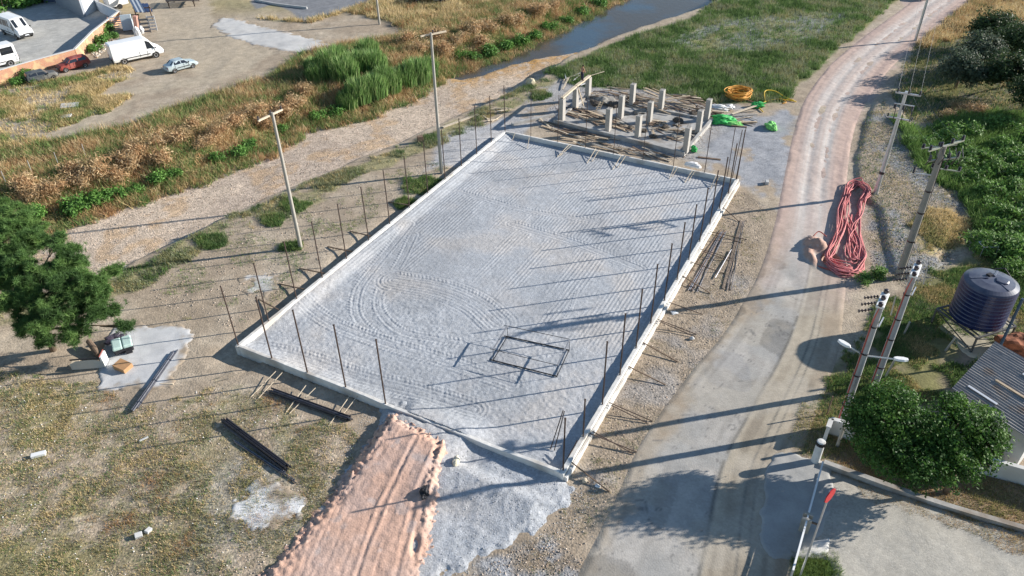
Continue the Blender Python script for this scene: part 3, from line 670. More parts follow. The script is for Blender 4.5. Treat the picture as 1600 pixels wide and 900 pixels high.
# leaning steel poles in the near road side corner
for i, (a, b_) in enumerate((((860, 702), (880, 641)), ((866, 704), (882, 642)), ((879, 733), (902, 688)), ((876, 735), (899, 694)))):
    pa = G(*a, .18); hb = 2.0 if i < 2 else .9; pb = G(*b_, hb)
    rod("leaning_pole", ['dark pole leaning on the near corner post, left of the pair', 'dark pole leaning on the near corner post, right of the pair', 'rusty pole lying against the road side kerb, on top', 'rusty pole lying against the road side kerb, underneath'][i], 'pole', pa, pb, .05, M_RUST, 'loose poles in the near corner')
# ---- steel frame standing on the gravel
fr = thing("metal_trestle", 'dark rectangular steel box frame standing on the gravel pitch', 'trestle')
zb = .21; gb = [G(793, 526, zb), G(889.5, 547, zb), G(870.5, 588, zb), G(771, 563, zb)]
fr.location = sum(gb)/4
gb = [g_-np.array(fr.location) for g_ in gb]; HF = .98
M_BLK = mat("black_steel", (.03, .03, .035), .6, metal=.3, var=.3, scale=4)
M_GSTEEL = mat("galvanised_bar", (.35, .35, .36), .5, metal=.5, var=.2, scale=4)
up = np.array([0, 0, HF])
e1 = (gb[1]-gb[0])/np.linalg.norm(gb[1]-gb[0])
for a, c_ in ((0, 1), (3, 2)):
    ob = MB().bar(gb[a]-e1*.25, gb[c_], .06, .06).build("bottom_rail", M_BLK, fr)
    MB().bar(gb[a]-e1*.25+up, gb[c_]+up, .03, .03).build("top_rail", M_BLK, fr)
for a, c_ in ((0, 3), (1, 2)):
    MB().bar(gb[a]+np.array([0, 0, .05]), gb[c_]+np.array([0, 0, .05]), .05).build("side_rail", M_BLK, fr)
    MB().bar(gb[a]+up, gb[c_]+up, .11, .04).build("top_cross_bar", M_GSTEEL, fr)
for g_ in gb: MB().bar(g_+np.array([0, 0, -.08]), g_+up, .03).build("upright", M_BLK, fr)
# ---- bundles of tubes
M_TUBEL2 = mat("worn_tube", (.15, .15, .17), .3, metal=.7, var=.3, scale=3)
def bundle(label, a, b_, nw, nh, r_, material, spread=.03, extra=0, split=0.):
    pa = GT(*a); pb = GT(*b_); mid = (pa+pb)/2; t_ = thing("tube_bundle", label, 'steel tubes', mid, 0, None)
    d = (pb-pa); L = np.linalg.norm(d); d /= L; nn_ = np.array([-d[1], d[0], 0]); nn_ /= np.linalg.norm(nn_)
    for j in range(nh):
        for i in range(nw-j):
            o = nn_*((i-(nw-1-j)/2)*r_*2.1); sh = random.uniform(-.35, .35)
            p = pa-mid+o+d*sh+np.array([0, 0, r_*(1+j*1.75)+.03]); q = pb-mid+o+d*sh+np.array([0, 0, r_*(1+j*1.75)+.03])+nn_*random.uniform(-spread, spread)
            MB().tube([p, (p+q)/2, q], r_, 7).build("tube", material if random.random() < .6 else M_TUBEL2, t_)
    return t_
M_TUBE = mat("dark_tube", (.045, .045, .055), .35, metal=.5, var=.3, scale=3, spec=.6)
M_TUBEL = mat("grey_tube", (.26, .26, .28), .35, metal=.7, var=.25, scale=3)
bundle('thick bundle of dark steel tubes on the dry field left of the red ramp', (352, 660), (448, 733), 5, 3, .055, M_TUBE)
bundle('single pale tube with a dark one beside the thick tube bundle', (366, 690), (462, 754), 2, 1, .04, M_TUBEL)
bundle('flat bundle of dark tubes under the stakes of the near end kerb', (424, 612), (545, 656), 4, 2, .06, M_TUBE)
bundle('slim bundle of grey pipes lying half on the pale cement patch', (274, 550), (211, 641), 3, 2, .055, M_TUBEL)
bundle('long rusty bars stacked on the dirt beside the road side kerb', (1130, 362), (1078, 452), 9, 1, .028, mat("rust_bar", (.20, .13, .09), .8, var=.4, scale=3), .5)
bundle('weathered rusty bars strewn on the dirt next to the road', (1160, 345), (1134, 452), 7, 1, .026, mat("rust_bar2", (.23, .18, .14), .8, var=.4, scale=3), .25)
rod("pale_tube", 'pale grey tube lying across the rusty bars beside the kerb', 'tube', GT(1142, 392)+[0, 0, .12], GT(1117, 436)+[0, 0, .12], .09, M_TUBEL, square=False)
# ================================================================ POLES
M_CONC = mat("pole_concrete", (.36, .335, .29), .85, var=.12, scale=2.5, dirt=(.38, .36, .32))
M_CONCB = mat("pole_concrete_grey", (.36, .36, .36), .85, var=.12, scale=2.5)
M_P3 = mat("pole_brown_grey", (.27, .25, .22), .85, var=.15, scale=2.5)
M_GALV = mat("galvanised_steel", (.55, .56, .58), .4, metal=.6, var=.12, scale=3)
M_PORC = mat("brown_porcelain", (.035, .025, .03), .25, var=.2, scale=8, spec=.6)
M_REDC = mat("red_cable", (.40, .10, .075), .5, var=.15, scale=3)
M_WIRE = mat("aluminium_wire", (.22, .22, .23), .8, metal=0., var=.05)
M_WHITE = mat("white_enamel", (.78, .78, .76), .4, var=.05, scale=3, spec=.5)
def insulator(mb_parent, p, h=.32, r_=.075, axis='z', d=None):
    mb = MB(); prof = []
    for k in range(4):
        z = h*k/4; prof += [(r_*.45, z), (r_, z+h*.06), (r_*.9, z+h*.12), (r_*.45, z+h*.2)]
    if axis == 'z': mb.lathe(prof, (0, 0, 0), 8)
    else:
        mb.lathe(prof, (0, 0, 0), 8); Rm = Vector(d).normalized().to_track_quat('Z', 'Y').to_matrix(); mb.v = [tuple(Rm @ Vector(v)) for v in mb.v]
    mb.v = [(v[0]+p[0], v[1]+p[1], v[2]+p[2]) for v in mb.v]
    return mb.build("insulator", M_PORC, mb_parent)
def pole_thing(name, label, base_px, top_px, rb, rt, material, cat='utility pole', square=False):
    g = GT(*base_px); h = Htop(g, *top_px)-g[2]
    t_ = thing(name, label, cat, g)
    if square: o = MB().prism([(-rb, -rb), (rb, -rb), (rb, rb), (-rb, rb)], -.5, .3)  # collar
    mb = MB().tube([(0, 0, -.6), (0, 0, h*.5), (0, 0, h)], [rb, (rb+rt)/2, rt], 4 if square else 14)
    if square:
        pass
    p = mb.build("pole_shaft", material, t_, bevel=.015 if square else 0)
    if square: p.rotation_euler = (0, 0, R(45)+.35)
    return t_, g, h
# river-side poles
def wood_cross(t_, g, h, a_px, b_px, ins=((.1, 1), (.9, 1))):
    pa = G(*a_px, g[2]+h); za = g[2]+h
    pa = G(*a_px, za-.15)-g; pb = G(*b_px, za-.15)-g; pa[2] = pb[2] = h-.2
    MB().bar(pa, pb, .13, .13).build("cross_arm", M_WOODL, t_)
    for f, s in ins:
        p = pa*(1-f)+pb*f; insulator(t_, (p[0], p[1], p[2]+.06), .3, .08)
    MB().tube([(0, 0, h-.9), tuple(pa*.5+pb*.5*0+np.array([0, 0, h-.2])*.5)], .02, 5)
    return pa, pb
tP1, gP1, hP1 = pole_thing("utility_pole", 'tall grey utility pole on the dirt left of the gravel pitch, nearest the camera', (470, 387), (424, 176), .17, .11, M_CONC)
wood_cross(tP1, gP1, hP1, (403, 188), (441, 170), ((.02, 1), (.52, 1), (.95, 1)))
tP2, gP2, hP2 = pole_thing("utility_pole", 'tall grey utility pole with a T-shaped top beside the river side kerb wall', (690, 271), (678, 51), .17, .11, M_CONC)
wood_cross(tP2, gP2, hP2, (657, 56), (697, 48), ((.48, 1),))
tP0, gP0, hP0 = pole_thing("utility_pole", 'pale utility pole in the yellow grass beyond the river, cut by the top edge', (593, 38), (580, -120), .17, .11, M_CONC)
wood_cross(tP0, gP0, hP0, (562, -118), (602, -122), ((.1, 1), (.9, 1)))
# roadside lattice of poles
def steel_arm(t_, a, b_, wd=.09, name="cross_arm"):
    return MB().bar(a, b_, wd, wd).build(name, M_GALV, t_)
tP7, gP7, hP7 = pole_thing("utility_pole", 'slim grey utility pole beside the far bend of the dirt road', (1430, 64), (1476, -90), .2, .12, M_GALV)
steel_arm(tP7, (-1.5, .3, hP7-.2), (1.5, -.3, hP7-.2))
for s in (-1.3, 0, 1.3): insulator(tP7, (s, -s*.2, hP7-.14), .35, .09)
tP5, gP5, hP5 = pole_thing("utility_pole", 'grey steel utility pole with two cross arms, beside the pink pipe coils', (1368, 302), (1418, 143), .22, .13, M_GALV)
a5 = G(1399, 144, gP5[2]+hP5)-gP5; b5 = G(1439, 150, gP5[2]+hP5)-gP5; a5[2] = b5[2] = hP5
steel_arm(tP5, a5, b5, .13)
for f in (.08, .52, .95):
    p = a5*(1-f)+b5*f; insulator(tP5, (p[0], p[1], hP5+.06), .38, .10)
dn = np.array([-.25, -.9, 0])
steel_arm(tP5, a5*.8+np.array([0, 0, -.9-.2*a5[2]*0]) * 1 if False else np.array([a5[0]*.8, a5[1]*.8, hP5-1.0]), np.array([b5[0]*.8, b5[1]*.8, hP5-1.0]), .09)
for f in (.06, .5, .94):
    p = a5*.8*(1-f)+b5*.8*f; insulator(tP5, (p[0], p[1], hP5-1.45), .42, .11)
for f in (.1, .5, .9):
    p = a5*.8*(1-f)+b5*.8*f; MB().tube([(p[0], p[1], hP5-1.), (p[0]-.15, p[1]-.5, hP5-1.6), (p[0], p[1]-.25, hP5-2.3)], .035, 5).build("jumper_cable", M_PORC, tP5)
z2 = hP5*.77; a2 = G(1387, 182, gP5[2]+z2)-gP5; b2 = G(1424, 189, gP5[2]+z2)-gP5
steel_arm(tP5, (a2[0], a2[1], z2), (b2[0], b2[1], z2), .11)
for p in (a2, b2): insulator(tP5, (p[0], p[1], z2+.05), .28, .09)
MB().lathe([(.24, 2.0), (.24, 2.25)], (0, 0, 0), 12).build("band", M_PORC, tP5)
tP3, gP3, hP3 = pole_thing("transformer_pole", 'stout concrete pole crowned with cross arms and black insulators, right of the pink coils', (1403, 434), (1475, 228), .30, .19, M_P3)
MT = mat("green_grey_arm", (.40, .42, .34), .5, metal=.4, var=.15, scale=4)
def arm3(z, apx, bpx, n_ins=3, wd=.12, hh=.36, down=False):
    a = G(*apx, gP3[2]+z)-gP3; b_ = G(*bpx, gP3[2]+z)-gP3
    MB().bar((a[0], a[1], z), (b_[0], b_[1], z), wd, wd).build("cross_arm", MT, tP3)
    for k in range(n_ins):
        f = .04+.92*k/max(1, n_ins-1); p = a*(1-f)+b_*f
        insulator(tP3, (p[0], p[1], z+(.06 if not down else -hh)), hh, .12)
    return a, b_
arm3(hP3-.05, (1451, 236), (1506, 219), 4)
arm3(hP3-.9, (1440, 232), (1495, 226), 3, .09, .3)
arm3(hP3-1.2, (1450, 252), (1498, 246), 4, .12, .42)
arm3(hP3-2.0, (1455, 262), (1500, 268), 3, .08, .3)
for k in range(6):
    x0 = -1.0+.45*k; MB().tube([(x0, -.1, hP3-.1), (x0+.1, -.45, hP3-.7), (x0-.05, -.3, hP3-1.3)], .035, 5).build("jumper_cable", M_PORC, tP3)
z3 = hP3*.80; a3 = G(1427, 271, gP3[2]+z3)-gP3
MB().bar((a3[0], a3[1], z3), (.2, -.1, z3), .08, .08).build("side_arm", M_GALV, tP3); insulator(tP3, (a3[0], a3[1], z3+.04), .5, .12)
for zz in (.3, .52, .68): MB().lathe([(.31-.1*zz, hP3*zz), (.31-.1*zz, hP3*zz+.12)], (0, 0, 0), 14).build("band", M_PORC, tP3)
for s in (0, 1): MB().tube([(.22+.05*s, -.15, 0), (.16+.05*s, -.12, hP3*.5), (.14+.05*s, -.12, hP3-.8)], .03, 5).build("cable", M_PORC, tP3)
def cable_pole(label, base, top, lamp=False):
    t_, g, h = pole_thing("cable_pole", label, base, top, .25, .17, M_CONCB)
    dx = np.array([.55, .83, 0])
    # head: white bracket with three dark surge arresters, strings of insulators
    MB().bar((-.75*dx[0], -.75*dx[1], h+.05), (.75*dx[0], .75*dx[1], h+.05), .42, .14).build("head_bracket", M_WHITE, t_, bevel=.02)
    for s in (-.7, 0, .7):
        MB().lathe([(.09, 0), (.13, .05), (.13, .22), (.06, .26)], (s*dx[0], s*dx[1], h+.1), 10).build("surge_arrester", M_PORC, t_)
        mb = MB(); pts = []
        for k in range(5):
            q = Vector((s*dx[0]-.35-.17*k, s*dx[1]+.05, h-.15-.02*k)); mb.box(q, (.05, .13, .13)); pts.append(q)
        mb.tube(pts, .03, 5); mb.build("insulator_string", M_PORC, t_)
        MB().tube([(s*dx[0], s*dx[1], h), (s*.3-.25, s*.3-.25, h-.9), (-.19+.03*s, -.06-.02*s, h-1.8), (-.22+.03*s, -.07-.02*s, h*.4), (-.25+.03*s, -.07-.02*s, 0)], .022, 6).build("red_cable", M_REDC, t_)
    MB().bar((.5, -.35, h-.7), (.95, .5, h-.1), .07).build("side_bar", M_WOODL, t_)
    MB().bar((-.1, -.6, h-1.3), (.5, .2, h-1.3), .07).build("side_bar", M_GALV, t_)
    for f in (.2, .45, .62, .82): MB().lathe([(.27-.08*f, h*f), (.27-.08*f, h*f+.07)], (-.04, -.02, 0), 14).build("band", M_PORC, t_)
    if lamp:
        zz = Htop(g, 1358, 558)-g[2]
        for (px_, py_), (hx, hy), n_ in (((1328, 543), (1314, 535), 0), ((1396, 561), (1416, 563), 1)):
            e = G(px_, py_, g[2]+zz+.6)-g; e2 = G(hx, hy, g[2]+zz+.6)-g
            MB().tube([(0, 0, zz), (e[0]*.4, e[1]*.4, zz+.25), (e[0], e[1], zz+.6)], .05, 8).build("lamp_arm", M_GALV, t_)
            d = (e2-e); d[2] = 0; L = np.linalg.norm(d); d /= L; L = max(L, .75); sd = np.array([-d[1], d[0], 0])
            mb = MB()
            ringz = [(0, .09), (.25, .19), (.7, .2), (1, .10)]
            vs = []; 
            for f, w_ in ringz:
                c_ = e+d*L*f
                vs += [tuple(c_+sd*w_+[0, 0, .0]), tuple(c_+sd*w_*.7+[0, 0, .10]), tuple(c_-sd*w_*.7+[0, 0, .10]), tuple(c_-sd*w_+[0, 0, .0]), tuple(c_-sd*w_*.6-[0, 0, .07]), tuple(c_+sd*w_*.6-[0, 0, .07])]
            vs = [(v[0], v[1], zz+.6+(v[2]-(g[2]+zz+.6-g[2]))) if False else (v[0], v[1], v[2]) for v in vs]
            vs = [(v[0], v[1], v[2]-e[2]+zz+.62) for v in vs]
            fs = [(i*6+j, i*6+(j+1) % 6, (i+1)*6+(j+1) % 6, (i+1)*6+j) for i in range(3) for j in range(6)]+[tuple(range(6))[::-1], tuple(18+j for j in range(6))]
            mb.add(vs, fs); mb.build("lamp_head", M_WHITE, t_, bevel=.02)
    return t_, g, h
tA, gA, hA = cable_pole('grey cable pole with red cables and a double street lamp, nearest the yard wall', (1311, 668), (1384, 472), True)
tB, gB, hB = cable_pole('grey cable pole with red cables and no lamps, behind the street lamp pole', (1364, 606), (1431, 424))
# wires
def wire(label, pts, sag=.7, r_=.013):
    a, b_ = [np.asarray(p) for p in pts]; P = [tuple(a*(1-f)+b_*f-np.array([0, 0, sag*4*f*(1-f)])) for f in np.linspace(0, 1, 14)]
    mid = (a+b_)/2; mb = MB().tube([tuple(np.array(p)-mid) for p in P], r_, 4)
    o = mb.build("power_line", M_WIRE); o.location = mid; return tag(o, label, 'power line', 'power lines along the road')
for k, (f, s) in enumerate(((.08, -1.3), (.52, 0), (.95, 1.3))):
    a = gP5+a5*(1-f)+b5*f; a[2] = gP5[2]+hP5+.42; b_ = gP7+np.array([s, -s*.2, hP7+.2])
    wire(f"thin wire strung up the road between the two steel poles, {['left', 'middle', 'right'][k]} one", (a, b_), .9, .011)
    c_ = gP3+np.array([-1.2+1.2*k, .3, hP3+.3]); wire(f"thin wire from the arm pole down to the stout pole, {['left', 'middle', 'right'][k]} one", (a, c_), .35, .008)
# ================================================================ VEHICLES
M_TYRE = mat("tyre_rubber", (.018, .018, .018), .85, var=.2, scale=5)
M_RIM = mat("wheel_rim", (.45, .45, .46), .35, metal=.7, var=.1)
M_GLASS = mat("car_glass", (.018, .022, .028), .06, var=.05, spec=.9)
M_PLAS = mat("black_plastic", (.03, .03, .03), .6, var=.15)
M_LAMPW = mat("headlamp_glass", (.6, .62, .65), .12, var=.05, spec=.8)
M_LAMPR = mat("tail_lamp_glass", (.35, .02, .02), .2, var=.05, spec=.8)
def vehicle(name, label, cat, loc, rz, st, paint, wheels, wr, side_glass, wind, rear_glass, parts='hl,tl,bump', sc=1., roof_col=None, trim=None):
    """st: stations (x, zbot, hw_low, zbelt, hw_belt, ztop, hw_top)"""
    t_ = thing(name, label, cat, loc, rz); t_.scale = (sc,)*3
    vs = []; rings = []
    for (x, zb_, hl_, zB, hB_, zT, hT) in st:
        zm = zb_+(zB-zb_)*.45
        r_ = [(x, -hl_, zb_), (x, -hB_-.03, zm), (x, -hB_, zB), (x, -hT, zT), (x, 0, zT+.03*(hT > .3)), (x, hT, zT), (x, hB_, zB), (x, hB_+.03, zm), (x, hl_, zb_)]
        vs += r_; rings.append(r_)
    n = 9; fs = []
    for i in range(len(st)-1):
        for j in range(n):
            a = i*n+j; b_ = i*n+(j+1) % n; fs.append((a, a+n, b_+n, b_))
    fs.append(tuple(range(n))); fs.append(tuple((len(st)-1)*n+j for j in range(n))[::-1])
    mb = MB().add(vs, fs); mb.build("body", paint, t_, bevel=.045, seg=2, smooth_=False)
    def quad(nm, pts, off, material, shrink=.10, parent=t_):
        P = [Vector(p) for p in pts]; c_ = sum(P, Vector())/len(P)
        nrm = (P[1]-P[0]).cross(P[2]-P[0]).normalized()
        if nrm.dot(c_-Vector((0, 0, 1.0*sc*.8))) < 0: nrm = -nrm
        P2 = [c_+(p-c_)*(1-shrink) for p in P]; V = [p+nrm*off for p in P2]+[p-nrm*.03 for p in P2]; m_ = len(P)
        MB().add(V, [tuple(range(m_)), tuple(range(m_, 2*m_))[::-1]]+[(i, m_+i, m_+(i+1) % m_, (i+1) % m_) for i in range(m_)]).build(nm, material, parent)
    def interp(x):
        for i in range(len(st)-1):
            if st[i][0] <= x <= st[i+1][0]:
                f = (x-st[i][0])/(st[i+1][0]-st[i][0]+1e-9); return [a*(1-f)+b_*f for a, b_ in zip(st[i], st[i+1])]
        return st[-1]
    for (x0, x1, lo, hi, cut0, cut1) in side_glass:
        for s in (-1, 1):
            def pt(x, f):
                q = interp(x); return (x, s*(q[4]*(1-f)+q[6]*f), q[3]*(1-f)+q[5]*f)
            quad("window", [pt(x0+cut0, lo), pt(x1-cut1*0, lo), pt(x1-cut1, hi), pt(x0+cut0*.3, hi)] if True else 0, .012, M_GLASS, .03)
    for nm, (i, j) in (("windscreen", wind), ("rear_window", rear_glass)):
        if i is None: continue
        a = rings[i]; b_ = rings[j]
        quad(nm, [a[3], a[5], b_[5], b_[3]], .012, M_GLASS, .10)
    for x in wheels:
        for s in (-1, 1):
            hw = interp(x)[4]
            w_ = MB().lathe([(wr*.6, -.10), (wr*.93, -.10), (wr, -.06), (wr, .06), (wr*.93, .10), (wr*.6, .10)], (0, 0, 0), 20)
            wo_ = w_.build("wheel", M_TYRE, t_, smooth_=False); wo_.rotation_euler = (R(90), 0, 0); wo_.location = (x, s*(hw-.07), wr)
            rm = MB().lathe([(wr*.15, -.085), (wr*.62, -.112), (wr*.62, .112), (wr*.15, .085)], (0, 0, 0), 16).build("rim", M_RIM, wo_)
            ar = MB().lathe([(wr*1.17, -.015), (wr*1.17, .015)], (0, 0, 0), 20).build("wheel_arch", M_PLAS, t_); ar.rotation_euler = (R(90), 0, 0); ar.location = (x, s*(hw+.012), wr+.03)
    f = st[-1]; r_ = st[0]
    if 'hl' in parts:
        for s in (-1, 1):
            MB().box((f[0]-.03, s*f[4]*.74, f[3]-.12), (.14, f[4]*.42, .18)).build("headlight", M_LAMPW, t_, bevel=.03)
    if 'tl' in parts:
        for s in (-1, 1): MB().box((r_[0]+.03, s*r_[4]*.86, r_[3]-.15), (.12, r_[4]*.2, .32)).build("tail_light", M_LAMPR, t_, bevel=.02)
    if 'bump' in parts:
        MB().box((f[0]+.02, 0, f[1]+.14), (.16, f[4]*1.9, .26)).build("bumper", M_PLAS if trim is None else trim, t_, bevel=.05)
        MB().box((r_[0]-.02, 0, r_[1]+.14), (.14, r_[4]*1.9, .26)).build("bumper", M_PLAS if trim is None else trim, t_, bevel=.05)
        MB().box((f[0]+.045, 0, f[1]+(f[3]-f[1])*.62), (.04, f[4]*.9, .16)).build("grille", M_PLAS, t_, bevel=.02)
    if 'strip' in parts:
        for s in (-1, 1):
            q = interp(0); MB().box((0, s*(q[4]+.03), q[1]+.32), (abs(wheels[1]-wheels[0])-wr*2.6, .03, .09)).build("side_strip", M_PLAS, t_)
    for s in (-1, 1):
        for x_ in (side_glass[0][0]-.03, side_glass[-1][1]-.02, (wheels[0]+wheels[1])/2+.1):
            q = interp(x_); MB().box((x_, s*(q[4]+.022), (q[1]+q[3])/2+.08), (.03, .03, (q[3]-q[1])*.75)).build('door_seam', M_PLAS, t_)
    MB().box((f[0]+.11, 0, f[1]+.16), (.03, .5, .12)).build('number_plate', M_LAMPW, t_); MB().box((r_[0]-.10, 0, r_[1]+.30), (.03, .5, .12)).build('number_plate', M_LAMPW, t_)
    for s in (-1, 1):
        j = wind[0]
        if j is not None:
            q = st[j]; MB().box((q[0]+(.0 if q[0] > st[wind[1]][0] else .0)-.1, s*(q[4]+.12), q[3]+.12), (.12, .22, .16)).build("wing_mirror", M_PLAS, t_, bevel=.03)
    return t_
def head(a_px, b_px, z=0.):
    a = GT(*a_px); b_ = GT(*b_px); d = b_-a; return a, b_, math.atan2(d[1], d[0])
WPAINT = mat("white_paint", (.78, .78, .77), .28, var=.04, scale=.8, spec=.5); SPAINT = mat("silver_paint", (.48, .56, .58), .3, metal=.3, var=.05, spec=.5)
RPAINT = mat("faded_red_paint", (.26, .05, .04), .55, var=.2, scale=1.5, dirt=(.38, .18, .15)); DPAINT = mat("dull_dark_paint", (.07, .08, .085), .5, var=.3, scale=1.5, dirt=(.2, .19, .17))
# long panel van: wheel contact points nearest the camera at the two pixels
def by_wheels(a_px, b_px, wb, half, side=-1):
    """centre and heading so that the camera-side wheels stand on the pixels (b is the front wheel)"""
    a = GT(*a_px); b_ = GT(*b_px); d = (b_-a)[:2]; d /= np.linalg.norm(d); nr = np.array([-d[1], d[0]])
    c_ = (a+b_)[:2]/2 - nr*half*side; sc = np.linalg.norm((b_-a)[:2])/wb
    return (c_[0], c_[1], a[2]+.02), math.atan2(d[1], d[0]), sc
VAN = [(-2.95, .45, .9, 1.1, .96, 2.38, .80), (-2.85, .38, .92, 1.1, .98, 2.48, .86), (1.15, .36, .92, 1.1, .98, 2.50, .86), (1.45, .36, .92, 1.12, .98, 2.42, .83), (2.25, .38, .92, 1.18, .96, 1.42, .84), (2.85, .40, .88, .98, .90, 1.08, .76), (3.05, .42, .80, .80, .84, .86, .74)]
l_, rz_, sc_ = by_wheels((194, 101), (243, 90), 3.75, .92)
v1 = vehicle("panel_van", 'long white panel van with plain sides parked on the dirt beyond the river', 'van', l_, rz_, VAN, WPAINT, (-1.75, 2.0), .36, [(1.15, 2.05, .12, .85, 0, .42)], (4, 3), (None, None), 'hl,tl,bump,strip', sc_)
SED = [(-2.05, .34, .78, .80, .80, .92, .70), (-1.55, .26, .82, .92, .84, .98, .74), (-1.05, .24, .82, .93, .84, 1.38, .60), (-.7, .24, .82, .93, .84, 1.43, .62), (.25, .24, .82, .92, .84, 1.41, .61), (.85, .24, .82, .90, .84, .98, .72), (1.75, .26, .80, .72, .82, .80, .68), (2.02, .32, .70, .56, .74, .62, .62)]
l_, rz_, sc_ = by_wheels((274, 114), (302, 106), 2.5, .74)
v2 = vehicle("sedan_car", 'silver four door saloon car standing alone on the dirt beyond the river', 'car', l_, rz_, SED, SPAINT, (-1.25, 1.25), .29, [(-1.05, -.22, .1, .88, -.12, .02), (-.16, .75, .1, .88, 0, .42)], (5, 4), (1, 2), 'hl,tl,bump,strip', sc_, trim=SPAINT)
HAT = [(-1.95, .34, .76, .86, .80, 1.02, .66), (-1.75, .26, .80, .92, .82, 1.36, .58), (-1.1, .24, .80, .92, .82, 1.42, .60), (.25, .24, .80, .92, .82, 1.39, .60), (.80, .24, .80, .90, .82, .97, .70), (1.65, .26, .78, .78, .80, .84, .66), (1.9, .32, .70, .56, .74, .62, .6)]
l_, rz_, sc_ = by_wheels((134, 105), (104, 113), 2.45, .74, 1)
v3 = vehicle("old_car", 'faded red old estate car rusting beside the orange brick wall', 'car', l_, rz_, HAT, RPAINT, (-1.2, 1.22), .28, [(-1.6, -.6, .1, .85, 0, .02), (-.5, .6, .1, .85, 0, .3)], (4, 3), (0, 1), 'tl,bump', sc_)
l_, rz_, sc_ = by_wheels((85, 124), (53, 130), 2.45, .74, -1)
l_, rz_, sc_ = by_wheels((55, 131), (85, 124), 2.45, .74, -1)
v4 = vehicle("old_car", 'dull dark wrecked car sunk in dry weeds left of the red one', 'car', l_, rz_, HAT, DPAINT, (-1.2, 1.22), .28, [(-1.6, -.6, .1, .85, 0, .02), (-.5, .6, .1, .85, 0, .3)], (4, 3), (0, 1), 'bump', sc_)
BUS = [(-2.75, .45, .9, 1.15, .96, 2.30, .80), (-2.65, .38, .92, 1.2, .98, 2.42, .86), (1.05, .36, .92, 1.2, .98, 2.42, .86), (1.3, .36, .92, 1.2, .98, 2.36, .83), (2.15, .38, .92, 1.2, .96, 1.42, .84), (2.75, .40, .90, 1.05, .92, 1.15, .80), (2.9, .42, .84, .85, .88, .92, .78)]
pa = GT(-14, 46); pb = GT(27, 62); rz_ = R(-38); 
v5 = vehicle("minibus", 'white minibus on the concrete lot with its dark windscreen facing the camera', 'minibus', (pb+np.array([-.9, 2.0, .05])), rz_, BUS, WPAINT, (-1.7, 1.85), .36, [(-2.5, -1.1, .15, .8, 0, 0), (-1.0, .2, .15, .8, 0, 0), (.3, 1.9, .15, .85, 0, .42)], (4, 3), (None, None), 'hl,tl,bump,strip', 1.12)
pa = GT(19, 103); pb = GT(-40, 118); d = pb-pa; rz_ = math.atan2(d[1], d[0])
nr = np.array([-d[1], d[0], 0])/np.linalg.norm(d)
v6 = vehicle("minibus", 'white minibus cut by the left edge, its rear wheel beside the brick wall', 'minibus', pa+d/np.linalg.norm(d)*2.05-nr*1.0, rz_, BUS, WPAINT, (-1.7, 1.85), .36, [(-2.5, -1.1, .15, .8, 0, 0), (-1.0, .2, .15, .8, 0, 0), (.3, 1.9, .15, .85, 0, .42)], (4, 3), (None, None), 'hl,tl,bump,strip', 1.15)
PICK = [(-2.6, .6, .9, .8, .95, 1.15, .95), (.55, .6, .9, .8, .95, 1.15, .95), (.6, .5, .9, 1.1, .95, 1.95, .8), (1.5, .5, .9, 1.1, .95, 2.0, .8), (2.1, .5, .9, 1.1, .92, 1.2, .85), (2.5, .5, .88, .9, .9, 1.0, .85)]
l_, rz_, sc_ = by_wheels((652, 6), (690, 6), 3.3, .9)
v7 = vehicle("pickup_truck", 'white flatbed pickup truck on the green strip at the top edge', 'truck', l_, rz_, PICK, WPAINT, (-1.6, 1.8), .36, [(.7, 1.9, .1, .85, 0, .35)], (4, 3), (None, None), 'hl,tl,bump', sc_)
l_, rz_, sc_ = by_wheels((1462, 3), (1450, -9), 3.0, .9)
v8 = vehicle("pickup_truck", 'dark pickup truck driving off along the dusty road, cut by the top edge', 'truck', GT(1457, 1)+np.array([-.3, 2.4, 0]), R(62), PICK, mat("dark_truck_paint", (.10, .11, .13), .4, var=.1), (-1.6, 1.8), .4, [(.7, 1.9, .1, .85, 0, .35)], (4, 3), (None, None), 'tl,bump', 1.0)
# ================================================================ YARD BEYOND THE RIVER
def brick_mat():
    mt, t, b, out = new_mat("hollow_brick")
    tc = t.nodes.new("ShaderNodeNewGeometry"); br = t.nodes.new("ShaderNodeTexBrick"); sx = t.nodes.new("ShaderNodeSeparateXYZ"); cb_ = t.nodes.new("ShaderNodeCombineXYZ"); ad = t.nodes.new("ShaderNodeMath")
    t.links.new(tc.outputs['Position'], sx.inputs[0]); t.links.new(sx.outputs[0], ad.inputs[0]); t.links.new(sx.outputs[1], ad.inputs[1]); t.links.new(ad.outputs[0], cb_.inputs[0]); t.links.new(sx.outputs[2], cb_.inputs[1])
    t.links.new(cb_.outputs[0], br.inputs['Vector']); br.inputs['Scale'].default_value = 2.6; br.inputs['Color1'].default_value = (.50, .20, .085, 1); br.inputs['Color2'].default_value = (.40, .15, .07, 1); br.inputs['Mortar'].default_value = (.42, .36, .30, 1); br.inputs['Mortar Size'].default_value = .03
    n = t.nodes.new("ShaderNodeTexNoise"); n.inputs['Scale'].default_value = 1.2; n.inputs['Detail'].default_value = 7; t.links.new(tc.outputs['Position'], n.inputs['Vector'])
    r = t.nodes.new("ShaderNodeMapRange"); r.inputs[1].default_value = .5; r.inputs[2].default_value = .62; t.links.new(n.outputs[0], r.inputs[0])
    mm = t.nodes.new("ShaderNodeMix"); mm.data_type = 'RGBA'; mm.inputs[7].default_value = (.50, .36, .20, 1); t.links.new(br.outputs[0], mm.inputs[6]); t.links.new(r.outputs[0], mm.inputs[0])
    t.links.new(mm.outputs[2], b.inputs['Base Color']); b.inputs['Roughness'].default_value = .9; return mt
